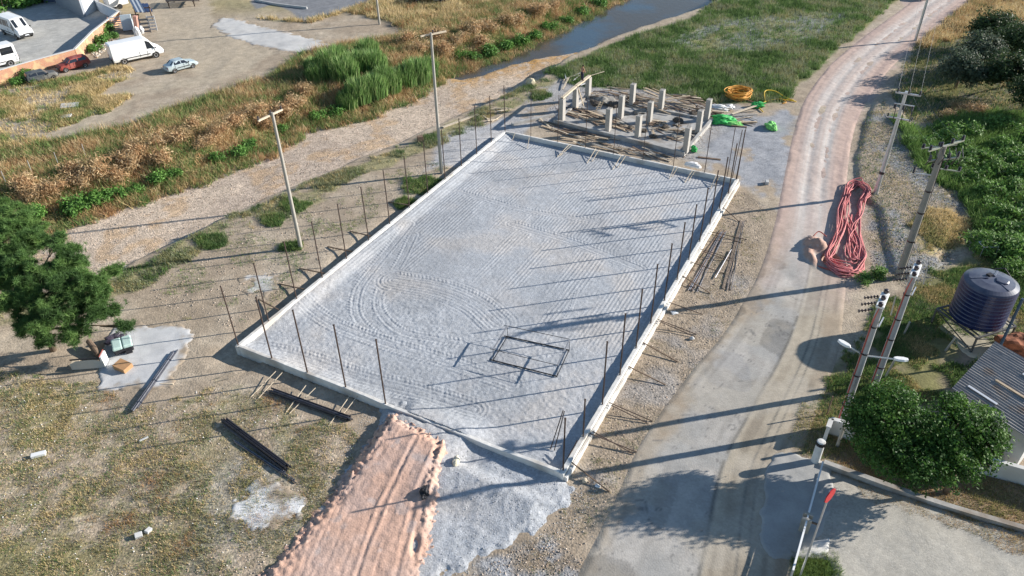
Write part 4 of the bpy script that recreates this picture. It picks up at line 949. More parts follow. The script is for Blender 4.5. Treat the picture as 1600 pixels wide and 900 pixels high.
M_BRICK = brick_mat(); M_PLAST = mat("grey_render", (.48, .48, .47), .9, var=.1, scale=1.); M_BLUEW = mat("pale_blue_render", (.55, .60, .66), .9, var=.08, scale=1.)
def wall_line(name, label, cat, pts, h, wd, material, cap=None, group=None, z0=-.3):
    P = [np.asarray(p)[:2] for p in pts]; mb = MB(); c0 = (P[0]+P[-1])/2
    for a, b_ in zip(P[:-1], P[1:]):
        d = (b_-a); L = np.linalg.norm(d); d /= L; n_ = np.array([-d[1], d[0]])*wd/2
        q = [a+n_-c0, b_+n_-c0, b_-n_-c0, a-n_-c0]; mb.prism([tuple(v) for v in q], z0, h)
    o = mb.build(name, material); z_ = TZ(*c0); o.location = (c0[0], c0[1], z_); tag(o, label, cat, group)
    if cap:
        mb = MB()
        for a, b_ in zip(P[:-1], P[1:]):
            d = (b_-a); L = np.linalg.norm(d); d /= L; n_ = np.array([-d[1], d[0]])*(wd/2+.04)
            q = [a+n_-c0, b_+n_-c0, b_-n_-c0, a-n_-c0]; mb.prism([tuple(v) for v in q], h+.003, h+.10)
        mb.build("wall_cap", cap, o)
    return o
bw = [GT(-60, 148), GT(0, 130), GT(60, 112), GT(122, 95), GT(150, 66), GT(190, 34)]
wall_line("brick_wall", 'long rough orange brick wall around the concrete lot', 'wall', bw, 1.55, .25, M_BRICK, M_PLAST)
wall_line("rendered_wall", 'short pale blue wall between the grey shed and the brick wall', 'wall', [GT(190, 34), GT(158, 19), GT(153, 15)], 1.5, .22, M_BLUEW, M_PLAST)
# shed
sA = GT(132, 27); sB = GT(155, 14); sC = GT(88, 6)
e1_ = (sB-sA)[:2]; e2_ = (sC-sA)[:2]; shed = thing("storage_shed", 'grey metal storage shed with a flat red roof at the back of the lot', 'shed', sA)
Hs = 2.7; q = [(0, 0), tuple(e1_*1.15), tuple(e1_*1.15+e2_), tuple(e2_)]
MB().prism(q, -.2, [Hs, Hs, Hs+.3, Hs+.3]).build("wall", mat("grey_sheet", (.26, .28, .31), .6, var=.12, scale=1.5), shed)
cxy = np.mean(q, 0); q2 = [tuple(cxy+(np.array(v)-cxy)*1.06) for v in q]
MB().prism(q2, [Hs+.01, Hs+.01, Hs+.31, Hs+.31], [Hs+.12, Hs+.12, Hs+.42, Hs+.42]).build("roof", mat("red_roof", (.42, .13, .11), .7, var=.15, scale=1.), shed)
n_ = np.array([e1_[1], -e1_[0]])/np.linalg.norm(e1_); a = e1_*.12+n_*.03; b_ = e1_*.95+n_*.03
MB().prism([tuple(a), tuple(b_), tuple(b_-n_*.05), tuple(a-n_*.05)], .05, 2.35).build("door", mat("pale_door", (.55, .58, .60), .6, var=.06), shed)
# second low block behind
sh2 = thing("container_shed", 'low dark blue container shed behind the grey one, cut by the top edge', 'shed', GT(100, 1)); MB().box((0, 1.5, 1.1), (7, 3, 2.3), .3).build("wall", mat("dark_blue_sheet", (.07, .10, .17), .6, var=.15), sh2); MB().box((0, 1.5, 2.32), (7.3, 3.3, .12), .3).build("roof", mat("dark_roof", (.12, .13, .16), .6), sh2)
# scrap and salvaged parts
def place_box(name, label, cat, px, size, rz, z=0., material=None, tilt=(0, 0), bevel=.02):
    g = GT(*px); mb = MB().box((0, 0, size[2]/2), size); o = mb.build(name, material, bevel=bevel); o.location = (g[0], g[1], g[2]+z); o.rotation_euler = (tilt[0], tilt[1], rz); return tag(o, label, cat)
def slat_rack(name, label, cat, px, L, H_, n, rz, material, tilt=0, frame_mat=None, z=0.):
    g = GT(*px); t_ = thing(name, label, cat, (g[0], g[1], g[2]+z), rz); t_.rotation_euler = (tilt, 0, rz)
    for s in (-1, 1): MB().box((s*L/2, 0, H_/2), (.08, .10, H_)).build("upright", frame_mat or material, t_)
    for k in range(n): MB().box((0, .01, H_*(k+.5)/n), (L, .05, H_/n*.5)).build("slat", material, t_)
    return t_
M_ALU = mat("aluminium_profile", (.62, .63, .65), .4, metal=.4, var=.08); M_NAVY = mat("navy_panel", (.03, .05, .12), .35, var=.2, spec=.6); M_SALM = mat("salmon_frame", (.45, .25, .2), .7, var=.2)
slat_rack("louvre_rack", 'reddish slatted rack leaning by the corner of the brick wall', 'rack', (186, 46), 2.3, 1.9, 6, .35, mat("pale_slat", (.55, .50, .48), .6), -.25, M_SALM)
place_box("metal_cabinet", 'pale blue grey metal cabinet standing among the scrap', 'cabinet', (202, 47), (1.5, 1.1, 2.2), .3, 0, mat("pale_cabinet", (.48, .55, .60), .5, var=.1), (-.2, 0))
place_box("frame_stack", 'upright stack of salmon window frames right of the cabinet', 'frame stack', (214, 50), (.5, 1.4, 2.3), .25, 0, M_SALM, (-.15, .15))
for k in range(5):
    a = GT(205+3.2*k, 12); a[2] = 2.0; b_ = GT(221+3.2*k, 44); b_[2] = 2.4
    rod("long_profile", f'long white aluminium profile on top of the scrap pile, {ORD[k]} from the left', 'profile', a, b_, .26, M_ALU if k % 2 else M_NAVY, 'profiles on the scrap pile', ht=.12)
rk = thing("profile_stand", 'timber stand carrying the long white profiles', 'stand', GT(214, 40)); 
for s in (-1, 1):
    for y_ in (-1.2, 3.2): MB().box((s*1.2, y_, 1.0), (.14, .14, 2.1)).build("leg", M_WOODD, rk)
MB().box((0, -1.2, 1.95), (2.8, .14, .14)).build("beam", M_WOODD, rk); MB().box((0, 3.2, 1.75), (2.8, .14, .14)).build("beam", M_WOODD, rk)
for k in range(3):
    place_box("navy_panel", f'dark navy panel leaning at the back of the scrap pile, {ORD[k]} from the left', 'panel', (222+6*k, 26), (.9, 3.4, .14), .55, 1.3, M_NAVY, (.12, 0))
slat_rack("metal_rack", 'bare aluminium rack standing at the right end of the scrap pile', 'rack', (240, 48), 1.1, 2.2, 5, .1, M_ALU, -.1)
slat_rack("metal_rack", 'dark rusty rack between the timber stand and the aluminium rack', 'rack', (229, 52), 1.3, 2.2, 4, .2, M_STEEL, -.15)
def blob(name, label, cat, loc, size, material, seed=0, n=3, amp=.35, rz=0.):
    import bmesh
    bm = bmesh.new(); bmesh.ops.create_icosphere(bm, subdivisions=n, radius=1.)
    for v in bm.verts:
        f = 1+amp*(float(fbm(np.array([v.co.x*1.7+seed*3.1]), np.array([v.co.y*1.7+v.co.z*2.3]), 1., 3, seed)[0])-.5)*2
        v.co *= f; v.co.z = max(v.co.z, -.6)
    me = bpy.data.meshes.new(name); bm.to_mesh(me); bm.free(); me.materials.append(material)
    o = bpy.data.objects.new(name, me); COL.objects.link(o); o.location = loc; o.scale = (size[0]/2, size[1]/2, size[2]/2); o.rotation_euler = (0, 0, rz); o.location.z += size[2]*.28
    return tag(o, label, cat)
M_SACK = mat("white_sack", (.74, .72, .70), .8, var=.08, scale=2, bump=.04, bscale=5)
blob("plastic_sack", 'tall crumpled white sack in front of the scrap pile', 'sack', GT(217, 60), (1.0, .7, 2.2), M_SACK, 3)
blob("plastic_sack", 'smaller white sack tucked behind the tall one', 'sack', GT(223, 52), (.7, .7, 1.4), M_SACK, 4)
tr_ = thing("small_trailer", 'dirty white box trailer behind the scrap pile at the top edge', 'trailer', GT(184, 12), .9); MB().box((0, 0, 1.2), (3.2, 1.8, 1.5)).build("box", mat("dirty_white", (.6, .58, .55), .7, var=.15), tr_, bevel=.06)
for s in (-1, 1):
    w_ = MB().lathe([(.2, -.1), (.38, -.1), (.38, .1), (.2, .1)], (0, 0, 0), 14).build("wheel", M_TYRE, tr_); w_.rotation_euler = (R(90), 0, 0); w_.location = (0, s*.95, .38)
# steel girders on trestles
gt = GT(262, 12); td = GT(309, 10)-gt; ang = math.atan2(td[1], td[0])
for k in range(7):
    p = gt+np.array([-math.sin(ang), math.cos(ang), 0])*(.55*k)+np.array([0, 0, 1.1+.05*(k % 2)]); q_ = p+td*random.uniform(1.0, 1.15)
    rod("steel_girder", f'dark steel girder lying on trestles at the top edge, {ORD[k]} from the front', 'girder', p, q_, .3, M_TUBE if k % 3 else M_STEEL, 'girders on trestles', ht=.3)
for k, f in enumerate((.06, .9)):
    t_ = thing("trestle", f'rusty trestle under the {["left", "right"][k]} end of the girders', 'trestle', gt+td*f, ang)
    for yy in (0, 3.3): MB().box((0, yy, .45), (.14, .14, .95)).build("leg", M_RUST, t_)
    MB().box((0, 1.6, .9), (.16, 4.0, .14)).build("cross_bar", M_RUST, t_)
# low boundary of the tarmac lot
wall_line("parapet_wall", 'dark low parapet at the edge of the tarmac lot, top edge', 'wall', [GT(398, 2), GT(430, 8), GT(480, 14)], .35, .2, M_PLAST)
# litter and slabs on the far dirt
place_box("concrete_block", 'pale broken slab lying in the yellow grass beyond the river', 'slab', (110, 168), (1.9, 1.2, .35), .3, 0, M_PLAST, (.1, .05))
place_box("concrete_block", 'smaller grey slab below the pale one in the yellow grass', 'slab', (104, 184), (1.2, .8, .25), .1, 0, M_PLAST, (.1, -.1))
# thin fence posts on the left bank
for i, (a, h_) in enumerate((((12, 292), 1.7), ((52, 275), 1.7), ((93, 262), 1.7), ((135, 247), 1.6))):
    g = GT(*a); o = MB().tube([(0, 0, -.2), (.05, 0, h_)], .035, 5).build("fence_post", M_GALV); o.location = g; tag(o, f'thin white fence post on the overgrown far bank, {ORD[i]} from the left', 'fence post', 'fence posts on the far bank')
# ================================================================ BUILDING SITE
zF = .45
F1, F2, F3, F4 = [G(*p, zF) for p in ((868, 187), (1068, 237), (1112, 186), (918, 148))]
M_CAST = mat("raw_concrete", (.38, .37, .35), .9, var=.25, scale=1.6, bump=.01, dirt=(.24, .20, .16)); M_COLM = mat("column_concrete", (.37, .35, .32), .85, var=.12, scale=2.)
fd = thing("foundation", 'raw concrete foundation with a grey floor beyond the far end kerb', 'foundation', (F1+F2+F3+F4)/4-[0, 0, zF])
c0 = np.array(fd.location)
MB().prism([tuple((p-c0)[:2]*.985) for p in (F1, F2, F3, F4)], -.1, .22).build("floor_slab", M_CAST, fd)
for a, b_ in ((F1, F2), (F2, F3), (F3, F4), (F4, F1)):
    d = (b_-a)[:2]; d /= np.linalg.norm(d); n_ = np.array([-d[1], d[0]])*.17; a_ = a[:2]-c0[:2]-d*.17; e_ = b_[:2]-c0[:2]-d*.171
    MB().prism([tuple(a_+n_), tuple(e_+n_), tuple(e_-n_), tuple(a_-n_)], -.4, zF+(.03 if a is F1 else 0)).build("edge_beam", M_CAST, fd, bevel=.01)
ang_s = math.atan2((F2-F1)[1], (F2-F1)[0])
cols = [((878, 188), (877, 154)), ((899, 169), (900, 138)), ((918.5, 153), (921, 121)), ((950, 204), (948, 169)), ((969.5, 184), (970, 149)), ((987, 164), (991, 131)), ((996, 214), (998, 180)), ((1014, 190.5), (1018, 160)), ((1032, 173), (1035.5, 140)), ((1071, 238), (1076, 193.5)), ((1090.5, 207), (1093.5, 172)), ((1104, 187.5), (1110, 155))]
rowname = ['on the river side', 'in the second row', 'in the third row', 'on the road side']
colpos = []
for i, (b_, t__) in enumerate(cols):
    g = G(b_[0], b_[1], .22); h = min(max(Htop(g, *t__)-.22, 2.35), 2.75); colpos.append((g, h))
    ct = MB().box((0, 0, h/2), (.5, .66, h)).build("concrete_column", M_COLM, bevel=.012); ct.location = g; ct.rotation_euler = (0, 0, ang_s+.05)
    if i == 9: ct.scale = (1, 1, 1.0)
    tag(ct, f'bare concrete column of the half built house, {rowname[i//3]}, {["near", "middle", "far"][i % 3]}', 'column', 'columns of the half built house')
    for s in ((-.1, -.18), (.1, .18), (-.1, .18), (.1, -.18)):
        MB().tube([(s[0], s[1], h-.05), (s[0], s[1], h+.35)], .012, 4).build("rebar_end", M_RUST, ct)
zc = .22+2.62
for k in (0, 1):
    a = colpos[k][0]; b_ = colpos[k+1][0]; p = np.array([a[0], a[1], zc+.02]); q_ = np.array([b_[0], b_[1], zc+.02]); d = (q_-p)/np.linalg.norm(q_-p)
    rod("formwork_beam", f'pale beam laid across the river side columns, {["near", "far"][k]} span', 'beam', p-d*.15*(k == 0), q_-d*.15*(1)+d*.35*k, .34, M_WOODL, 'beams over the columns', ht=.16)
rod("timber_prop", 'pale timber prop slanting from the beam between the river side columns', 'prop', np.array([*colpos[1][0][:2], 2.6])+[.25, -.1, 0], G(912, 165, .25), .09, M_WOODL)
# timber
M_WOODG = mat("grey_wood", (.25, .235, .21), .9, var=.3, scale=5)
def planks(n, px_poly, label, group, z0, z1, ang, spread, L=(1.6, 4.), material=None, seedz=1):
    P = [np.asarray(GT(*p)) for p in px_poly]; A_ = np.array(P)[:, :2]; k = 0; base = None; outp = []
    while k < n:
        x = random.uniform(A_[:, 0].min(), A_[:, 0].max()); y = random.uniform(A_[:, 1].min(), A_[:, 1].max())
        if sdf(A_, np.array([x]), np.array([y]))[0] < 0: continue
        l_ = random.uniform(*L); a = ang+random.gauss(0, spread); z = random.uniform(z0, z1)
        mb = MB().box((0, 0, 0), (l_, random.choice([.09, .12, .2, .26]), .05)); o = mb.build("timber_plank", random.choice(material or [M_WOOD, M_WOOD, M_WOODL, M_WOODD, M_WOODD, M_WOODG]))
        o.location = (x, y, z); o.rotation_euler = (random.gauss(0, .05), random.gauss(0, .06), a); tag(o, label, 'plank', group); k += 1; outp.append(o)
    for i_, o in enumerate(sorted(outp, key=lambda o: o.location.x/o.location.y)): o['label'] = f'{label}, {ORD[i_]} from the left'
planks(96, [(925, 150), (960, 140), (1040, 150), (1110, 165), (1120, 185), (1040, 180), (960, 170), (930, 165)], 'plank in the timber heap behind the columns', 'planks in the heap behind the columns', .25, .75, ang_s+.05, .3)
planks(46, [(885, 182), (900, 172), (965, 188), (990, 205), (950, 203)], 'scaffold plank strewn on the floor between the near columns', 'planks between the near columns', .27, .38, ang_s-.1, .25)
planks(44, [(1000, 205), (1020, 190), (1090, 205), (1080, 225), (1060, 228)], 'short offcut plank on the floor by the road side columns', 'offcuts by the road side columns', .26, .42, ang_s+.4, .9, (.5, 1.8))
planks(44, [(835, 192), (860, 190), (1040, 243), (1060, 255), (900, 226)], 'plank lying in the gap between foundation and far end kerb', 'planks in the gap before the far end kerb', .08, .16, ang_s, .2, (1.2, 3.5))
planks(14, [(1112, 190), (1130, 172), (1190, 175), (1200, 190), (1160, 200)], 'loose plank on the ground between the green nets', 'planks between the green nets', .06, .2, ang_s+.5, .5, (1.2, 3.6))
planks(8, [(862, 140), (880, 118), (935, 120), (930, 135)], 'board lying at the grass edge near the standing man', 'boards near the standing man', .1, .35, 1.0, .4, (1.6, 3.4), [M_WOODL, M_PLAST])
planks(7, [(745, 175), (790, 168), (800, 185), (760, 190)], 'old board dumped on the river bank behind the posts', 'boards dumped on the river bank', .05, .2, .6, .6, (1., 2.4), [M_WOODL])
rod("long_board", 'long pale board lying along the top of the river bank', 'board', GT(692, 200)+[0, 0, .1], GT(748, 180)+[0, 0, .12], .4, M_WOODL, ht=.06)
rod("long_board", 'long pale plank pointing from the white bags to the small green net', 'board', GT(1143, 182)+[0, 0, .3], GT(1183, 168)+[0, 0, .3], .28, M_WOODL, ht=.07)
rod("long_board", 'dark plank on the grey ground between foundation and corner posts', 'board', GT(1090, 246)+[0, 0, .05], GT(1126, 250)+[0, 0, .05], .25, M_WOODD, ht=.08)
rod("footing_beam", 'low grey curved footing running from the foundation to the river side corner', 'footing', GT(800, 196)+[0, 0, .12], GT(866, 181)+[0, 0, .12], .35, M_CAST, ht=.3)
bc = thing("brick_pallet", 'small wooden ladder frame standing among the timber', 'ladder', G(934, 172, .3), .3)
for s in (-.25, .25): MB().box((s, 0, .75), (.07, .07, 1.5)).build("rail", M_WOODL, bc)
for k in range(4): MB().box((0, 0, .25+.35*k), (.5, .05, .08)).build("rung", M_WOODL, bc)
bc.rotation_euler = (.5, 0, .5); bc.name = "wooden_ladder"
M_NET = mat("green_net", (.04, .38, .09), .6, var=.4, scale=3, bump=.08, bscale=5); M_NETL = mat("light_green_net", (.22, .60, .16), .6, var=.35, scale=4, bump=.08, bscale=5)
blob("green_net", 'largest heap of bright green netting beside the road side column', 'net', GT(1128, 190), (2.9, 1.7, 1.0), M_NET, 11, 4, .5)
blob("green_net", 'flat tail of green netting spilling right from the largest heap', 'net', GT(1144, 194), (2.2, 1.0, .45), M_NETL, 12, 4, .5, -.3)
blob("green_net", 'small green net bundle between the yellow pipes', 'net', GT(1184, 167), (1.6, 1.0, .8), M_NET, 13, 4, .5)
blob("green_net", 'pale green net draped over a box beside the dirt road', 'net', GT(1205, 200), (1.2, 2.0, .9), M_NETL, 14, 4, .5)
blob("green_net", 'tiny green net scrap behind the far end kerb wall', 'net', GT(1084, 236), (.7, .9, .7), M_NET, 15, 4, .5)
blob("plastic_sheet", 'crumpled pale plastic sheet on the timber behind the road side column', 'plastic sheet', GT(1122, 174)+[0, 0, .3], (2.4, 1.1, .6), M_SACK, 16, 4, .5, -.4)
blob("plastic_sheet", 'small white plastic bag right of the crumpled sheet', 'plastic bag', GT(1141, 172)+[0, 0, .2], (1., .8, .6), M_SACK, 17, 4, .5)
blob("white_bag", 'white sack lying behind the far end kerb wall near the corner', 'sack', G(1082, 260, .45), (1.5, .7, .6), M_SACK, 18, 4, .3, -.3)
blob("white_bag", 'small lump of white bag beside the larger sack on the kerb', 'sack', G(1091, 263, .5), (.6, .5, .4), M_SACK, 19, 3, .3)
blob("wrapped_bale", 'cream wrapped bale on the river bank beyond the posts', 'bale', GT(829, 132), (1.1, .9, 1.0), mat("cream_bale", (.55, .48, .34), .8, var=.1), 20, 3, .25)
place_box("cut_stump", 'short grey block standing near the utility pole by the river bank', 'block', (657, 222), (.6, .5, .7), .3, 0, M_WOODD)
# coils
def coil(name, label, cat, loops, r_, material, n=40, group=None):
    mb = MB(); c0 = np.array(loops[0]['c'], float)
    for L in loops:
        c_ = np.array(L['c'], float); a, b_, rz, z = L['a'], L['b'], L['rz'], L['z']; ph = random.uniform(0, 6); pts = []
        for k in range(n+1):
            th = 2*math.pi*k/n; wv = 1+L.get('w', .03)*math.sin(3*th+ph)
            x = a*math.cos(th)*wv; y = b_*math.sin(th)*wv
            pts.append((c_[0]-c0[0]+x*math.cos(rz)-y*math.sin(rz), c_[1]-c0[1]+x*math.sin(rz)+y*math.cos(rz), z+L.get('zw', .05)*math.sin(2*th+ph*1.7)+L.get('zt', 0)*math.cos(th)))
        mb.tube(pts, r_, 6, cap=False)
    o = mb.build(name, material, smooth_=True); o.location = c0; return tag(o, label, cat, group)
M_YEL = mat("orange_pipe", (.62, .30, .05), .6, var=.12, scale=2); M_YEL2 = mat("yellow_pipe", (.75, .50, .05), .45, var=.12, scale=2)
cy = GT(1153, 152)
coil("orange_pipe_coil", 'round coil of bright orange pipe in the grass beside the building site', 'pipe coil', [dict(c=cy+[random.uniform(-.2, .2), random.uniform(-.2, .2), 0], a=random.uniform(1.0, 1.75), b=random.uniform(.8, 1.4), rz=random.uniform(0, 3), z=.12+.06*k, w=.05, zw=.08) for k in range(14)], .055, M_YEL)
cy = GT(1210, 158)
def free_pipe(label, pxs, r_, material, z=.1, name="loose_pipe"):
    P = smooth_line([GT(*p[:2])+[0, 0, (p[2] if len(p) > 2 else z)] for p in pxs], 6); c_ = sum(P)/len(P)
    o = MB().tube([tuple(p-c_) for p in P], r_, 6).build(name, material, smooth_=True); o.location = c_; return tag(o, label, 'pipe')
free_pipe('yellow pipe bent around the small green net bundle', [(1192, 176), (1186, 168), (1196, 160), (1218, 156), (1244, 160)], .06, M_YEL2)
free_pipe('yellow pipe standing in a square loop behind the small net', [(1195, 160), (1194, 150, .6), (1210, 149, .5), (1228, 154), (1240, 158)], .06, M_YEL2)
free_pipe('orange pipe crossing the yellow ones at the grass edge', [(1210, 148), (1222, 156), (1228, 161), (1222, 163)], .06, M_YEL)
free_pipe('pinkish pipe running from the orange coil to the net', [(1160, 153), (1172, 159), (1184, 163)], .05, mat("pink_pipe", (.60, .25, .2), .5))
# pink corrugated conduit
M_COND = mat("pink_conduit", (.58, .20, .195), .7, var=.22, scale=2.5)
mb = MB(); cc0 = GT(1328, 355)
def strand(px, z, jit, r_=.046):
    P = [GT(p[0]+random.gauss(0, jit), p[1]+random.gauss(0, jit*.8))+[0, 0, z+random.uniform(-.06, .12)] for p in px]
    P = smooth_line(P, 5); mb.tube([tuple(p-cc0) for p in P], r_, 6)
for k in range(15):
    j = random.uniform(0, 1); tw = random.uniform(-2, 5)
    strand([(1331-4*j, 430-10*j), (1303-8*j+tw, 420-8*j), (1287+14*j, 403-4*j), (1297+14*j, 380), (1306+14*j, 355), (1310+13*j, 330), (1318+8*j, 308), (1323+8*j, 292+5*j), (1338, 286+5*j), (1351-6*j, 291+5*j), (1357-7*j, 303), (1352-9*j, 318)], .08+.02*k, 2.4)
for k in range(12):
    j = random.uniform(0, 1)
    strand([(1352-6*j, 303+6*j), (1347-4*j, 322), (1340+2*j, 340), (1332+11*j, 360), (1334+14*j, 385), (1336+17*j, 405), (1348-8*j, 424-4*j), (1334-3*j, 435-8*j), (1312-6*j, 432-9*j), (1296-6*j, 420-6*j)], .08+.02*k, 2.2)
for k in range(5):
    strand([(1325+3*k, 340+6*k), (1322+2*k, 365), (1318+2*k, 392), (1325+3*k, 412), (1338, 405-3*k), (1330+2*k, 385-3*k), (1328, 350)], .2, 5.)
o = mb.build("conduit_coil", M_COND, smooth_=True); o.location = cc0; tag(o, 'long tangled coils of pink corrugated conduit heaped beside the dirt road', 'conduit coil')
# ================================================================ PIT BESIDE THE ROAD
def board3(name, label, cat, pts, th, material):
    P = [Vector(p) for p in pts]; c_ = sum(P, Vector())/len(P); n_ = (P[1]-P[0]).cross(P[2]-P[0]).normalized()*th/2; m_ = len(P)
    o = MB().add([p-c_+n_ for p in P]+[p-c_-n_ for p in P], [tuple(range(m_)), tuple(range(m_, 2*m_))[::-1]]+[(i, m_+i, m_+(i+1) % m_, (i+1) % m_) for i in range(m_)]).build(name, material); o.location = c_; return tag(o, label, cat)
free_pipe('short red pipe lying in the pit beside the dirt road', [(1262, 398, .3), (1268, 412, .1), (1285, 420, .1), (1305, 425, .1)], .07, M_REDC)
free_pipe('thin red pipe bent over the rim of the pit', [(1270, 372, .2), (1278, 368, .4), (1290, 374, .3)], .05, M_REDC)
free_pipe('pink pipe end curling past the pit to the grass', [(1320, 425), (1345, 428), (1362, 432), (1372, 424)], .05, M_COND)
def ZR(px, py, spill=False):
    p = G(px, py, .5); a = np.array([p[0]]); b_ = np.array([p[1]])
    for _ in range(3):
        z = float((spill_z(a, b_, sdf(sp, a, b_)) if spill else ramp_z(a, b_, sdf(rp, a, b_)))[0]); p = G(px, py, z); a = np.array([p[0]]); b_ = np.array([p[1]])
    p[2] = z-.05; return p
# ================================================================ DUMPED FURNITURE
M_MINT = mat("mint_upholstery", (.42, .56, .52), .9, var=.08, scale=3, bump=.02, bscale=8); M_CARD = mat("cardboard", (.42, .24, .12), .85, var=.12, scale=3)
a_ = GT(178, 562); b_ = GT(205, 553); d = b_-a_; rz_ = math.atan2(d[1], d[0]); cen = (a_+b_)/2
sf = thing("armchair", 'pale mint two cushion sofa dumped on its back on the cement patch', 'sofa', cen+np.array([.0, .45, .05]), rz_)
MB().box((0, .35, .30), (1.25, 1.15, .42)).build("base", mat("black_cloth", (.03, .03, .035), .9, var=.2), sf, bevel=.05)
for s in (-1, 1): MB().box((s*.33, .28, .62), (.64, 1.22, .28)).build("cushion", M_MINT, sf, bevel=.10, seg=4)
MB().box((.3, -.35, .2), (.4, .12, .3)).build("foot", M_BLK, sf)
blob("bin_bag", 'black and purple rubbish bag behind the mint sofa', 'rubbish bag', GT(183, 533)+[0, 0, .0], (1.5, .9, .7), mat("bin_bag_plastic", (.06, .05, .07), .4, var=.5, scale=3, bump=.06, bscale=6, spec=.6), 31, 4, .5, .4)
place_box("cardboard_box", 'brown cardboard box lying in front of the mint sofa', 'box', (194, 576), (1.05, .75, .45), -.45, .0, M_CARD, (.1, .08), .01)
ft = thing("tipped_table", 'grey table top tipped over at the edge of the cement patch', 'table', GT(140, 578)+[0, 0, .05], .10)
MB().prism([(-1.1, -.02), (-.6, -.05), (.6, -.05), (1.1, -.02), (1.1, .05), (-1.1, .05)], .1, [.55, .85, .85, .6, .6, .55]).build("top", mat("grey_laminate", (.40, .40, .38), .6, var=.06), ft)
MB().box((0, .12, .85), (2.1, .1, .06)).build("edge_band", M_BLK, ft); MB().box((1.0, .42, .5), (.12, .75, .85)).build("side_board", M_WHITE, ft); MB().box((-.95, .35, .35), (.5, .5, .1)).build("broken_leg", M_WOODL, ft); MB().box((.9, .5, .93), (.05, .8, .04)).build("trim", M_REDC, ft)
o = MB().tube([(-.9, 0, 0), (0, 0, .03), (.9, 0, 0)], [.2, .22, .2], 12).build("timber_log", M_WOODD); q1 = GT(140, 538); q2 = GT(158, 562); o.location = (q1+q2)/2+[0, 0, .35]; o.rotation_euler = (0, .1, math.atan2(*(q2-q1)[[1, 0]])); tag(o, 'brown log leaning between the pine and the tipped table', 'log')
place_box("stone_slab", 'white stone block lying in the dry field on the left', 'stone', (61, 712), (.8, .32, .2), .35, 0, M_WHITE)
place_box("concrete_block", 'grey concrete chunk on the dry field near the bottom edge, left one', 'stone', (217, 838), (.38, .3, .22), .5, 0, M_PLAST, (.2, .1))
place_box("concrete_block", 'grey concrete chunk on the dry field near the bottom edge, right one', 'stone', (232, 831), (.35, .25, .2), 1.2, 0, M_PLAST, (.1, .2))
place_box("timber_offcut", 'short pale offcut on the dirt below the slim pipe bundle', 'offcut', (261, 601), (.9, .1, .08), -.05, .02, M_WOODL)
place_box("timber_offcut", 'short grey offcut lying in the dry field above the left tube bundle', 'offcut', (225, 687), (.55, .12, .08), .7, .02, M_PLAST)
place_box("stone_block", 'pale squared stone on the grey ground beside the road', 'stone', (1198, 287), (.3, .55, .3), -.2, 0, M_PLAST)
blob("rubbish_bag", 'black rubbish bag wedged against the raised edge of the red ramp', 'rubbish bag', ZR(663, 770), (.5, .75, .45), M_BLK, 33, 4, .6)
blob("sandbag", 'cream sandbag lying between the red ramp and the grey gravel', 'sandbag', ZR(713, 722, True), (.4, .8, .5), mat("cream_sack", (.62, .56, .42), .85, var=.1), 34, 3, .2, -.2)
blob("paper_litter", 'scrap of white paper on the dirt outside the road side kerb', 'litter', GT(1053, 489), (.5, .4, .12), M_WHITE, 35, 3, .6)
blob("paper_litter", 'white plastic scrap beside the near corner of the road side kerb', 'litter', GT(934, 760), (.3, .3, .12), M_WHITE, 36, 3, .6)
blob("round_stone", 'pale round stone on the dirt between kerb and road', 'stone', GT(1081, 530), (.35, .3, .28), M_PLAST, 37, 3, .3)
blob("round_stone", 'pale stone at the foot of the near road side corner', 'stone', GT(914, 752), (.4, .35, .3), M_WOODL, 38, 3, .3)
# ================================================================ WATER TANK
mt, t, b, out = new_mat("blue_tank_plastic"); b.inputs['Base Color'].default_value = (.028, .045, .19, 1); b.inputs['Roughness'].default_value = .32; M_TANK = mt
ge = t.nodes.new("ShaderNodeTexCoord"); n = t.nodes.new("ShaderNodeTexNoise"); n.inputs['Scale'].default_value = 1.5; n.inputs['Detail'].default_value = 6; t.links.new(ge.outputs['Object'], n.inputs['Vector'])
cr = t.nodes.new("ShaderNodeMix"); cr.data_type = 'RGBA'; cr.inputs[6].default_value = (.003, .009, .050, 1); cr.inputs[7].default_value = (.008, .020, .085, 1); t.links.new(n.outputs[0], cr.inputs[0]); gn = t.nodes.new('ShaderNodeNewGeometry'); sz_ = t.nodes.new('ShaderNodeSeparateXYZ'); t.links.new(gn.outputs['True Normal'], sz_.inputs[0]); du = t.nodes.new('ShaderNodeMapRange'); du.inputs[1].default_value = .3; du.inputs[2].default_value = 1.; du.inputs[4].default_value = .5; t.links.new(sz_.outputs[2], du.inputs[0])
n5 = t.nodes.new('ShaderNodeMath'); n5.operation = 'MULTIPLY'; t.links.new(du.outputs[0], n5.inputs[0]); t.links.new(n.outputs[0], n5.inputs[1]); dm = t.nodes.new('ShaderNodeMix'); dm.data_type = 'RGBA'; dm.inputs[7].default_value = (.38, .38, .36, 1); t.links.new(cr.outputs[2], dm.inputs[6]); t.links.new(n5.outputs[0], dm.inputs[0]); t.links.new(dm.outputs[2], b.inputs['Base Color'])
ztop_, zbase_ = 4.6, 1.35; ct_ = G(1552, 437, ztop_); cb_ = G(1524, 494, zbase_)
tc_ = (ct_+cb_)/2; Rt = 1.75
tk = thing("water_tank", 'big dark blue ribbed water tank on a steel stand beside the shed', 'water tank', (tc_[0], tc_[1], 0))
prof = [(Rt*.97, zbase_), (Rt, zbase_+.06)]
for k in range(9):
    z = zbase_+.2+k*.3; prof += [(Rt, z), (Rt+.022, z+.05), (Rt+.022, z+.12), (Rt, z+.17)]
prof += [(Rt, ztop_-.35), (Rt*.97, ztop_-.22), (Rt*.8, ztop_-.08), (Rt*.45, ztop_+.03), (.01, ztop_+.06)]
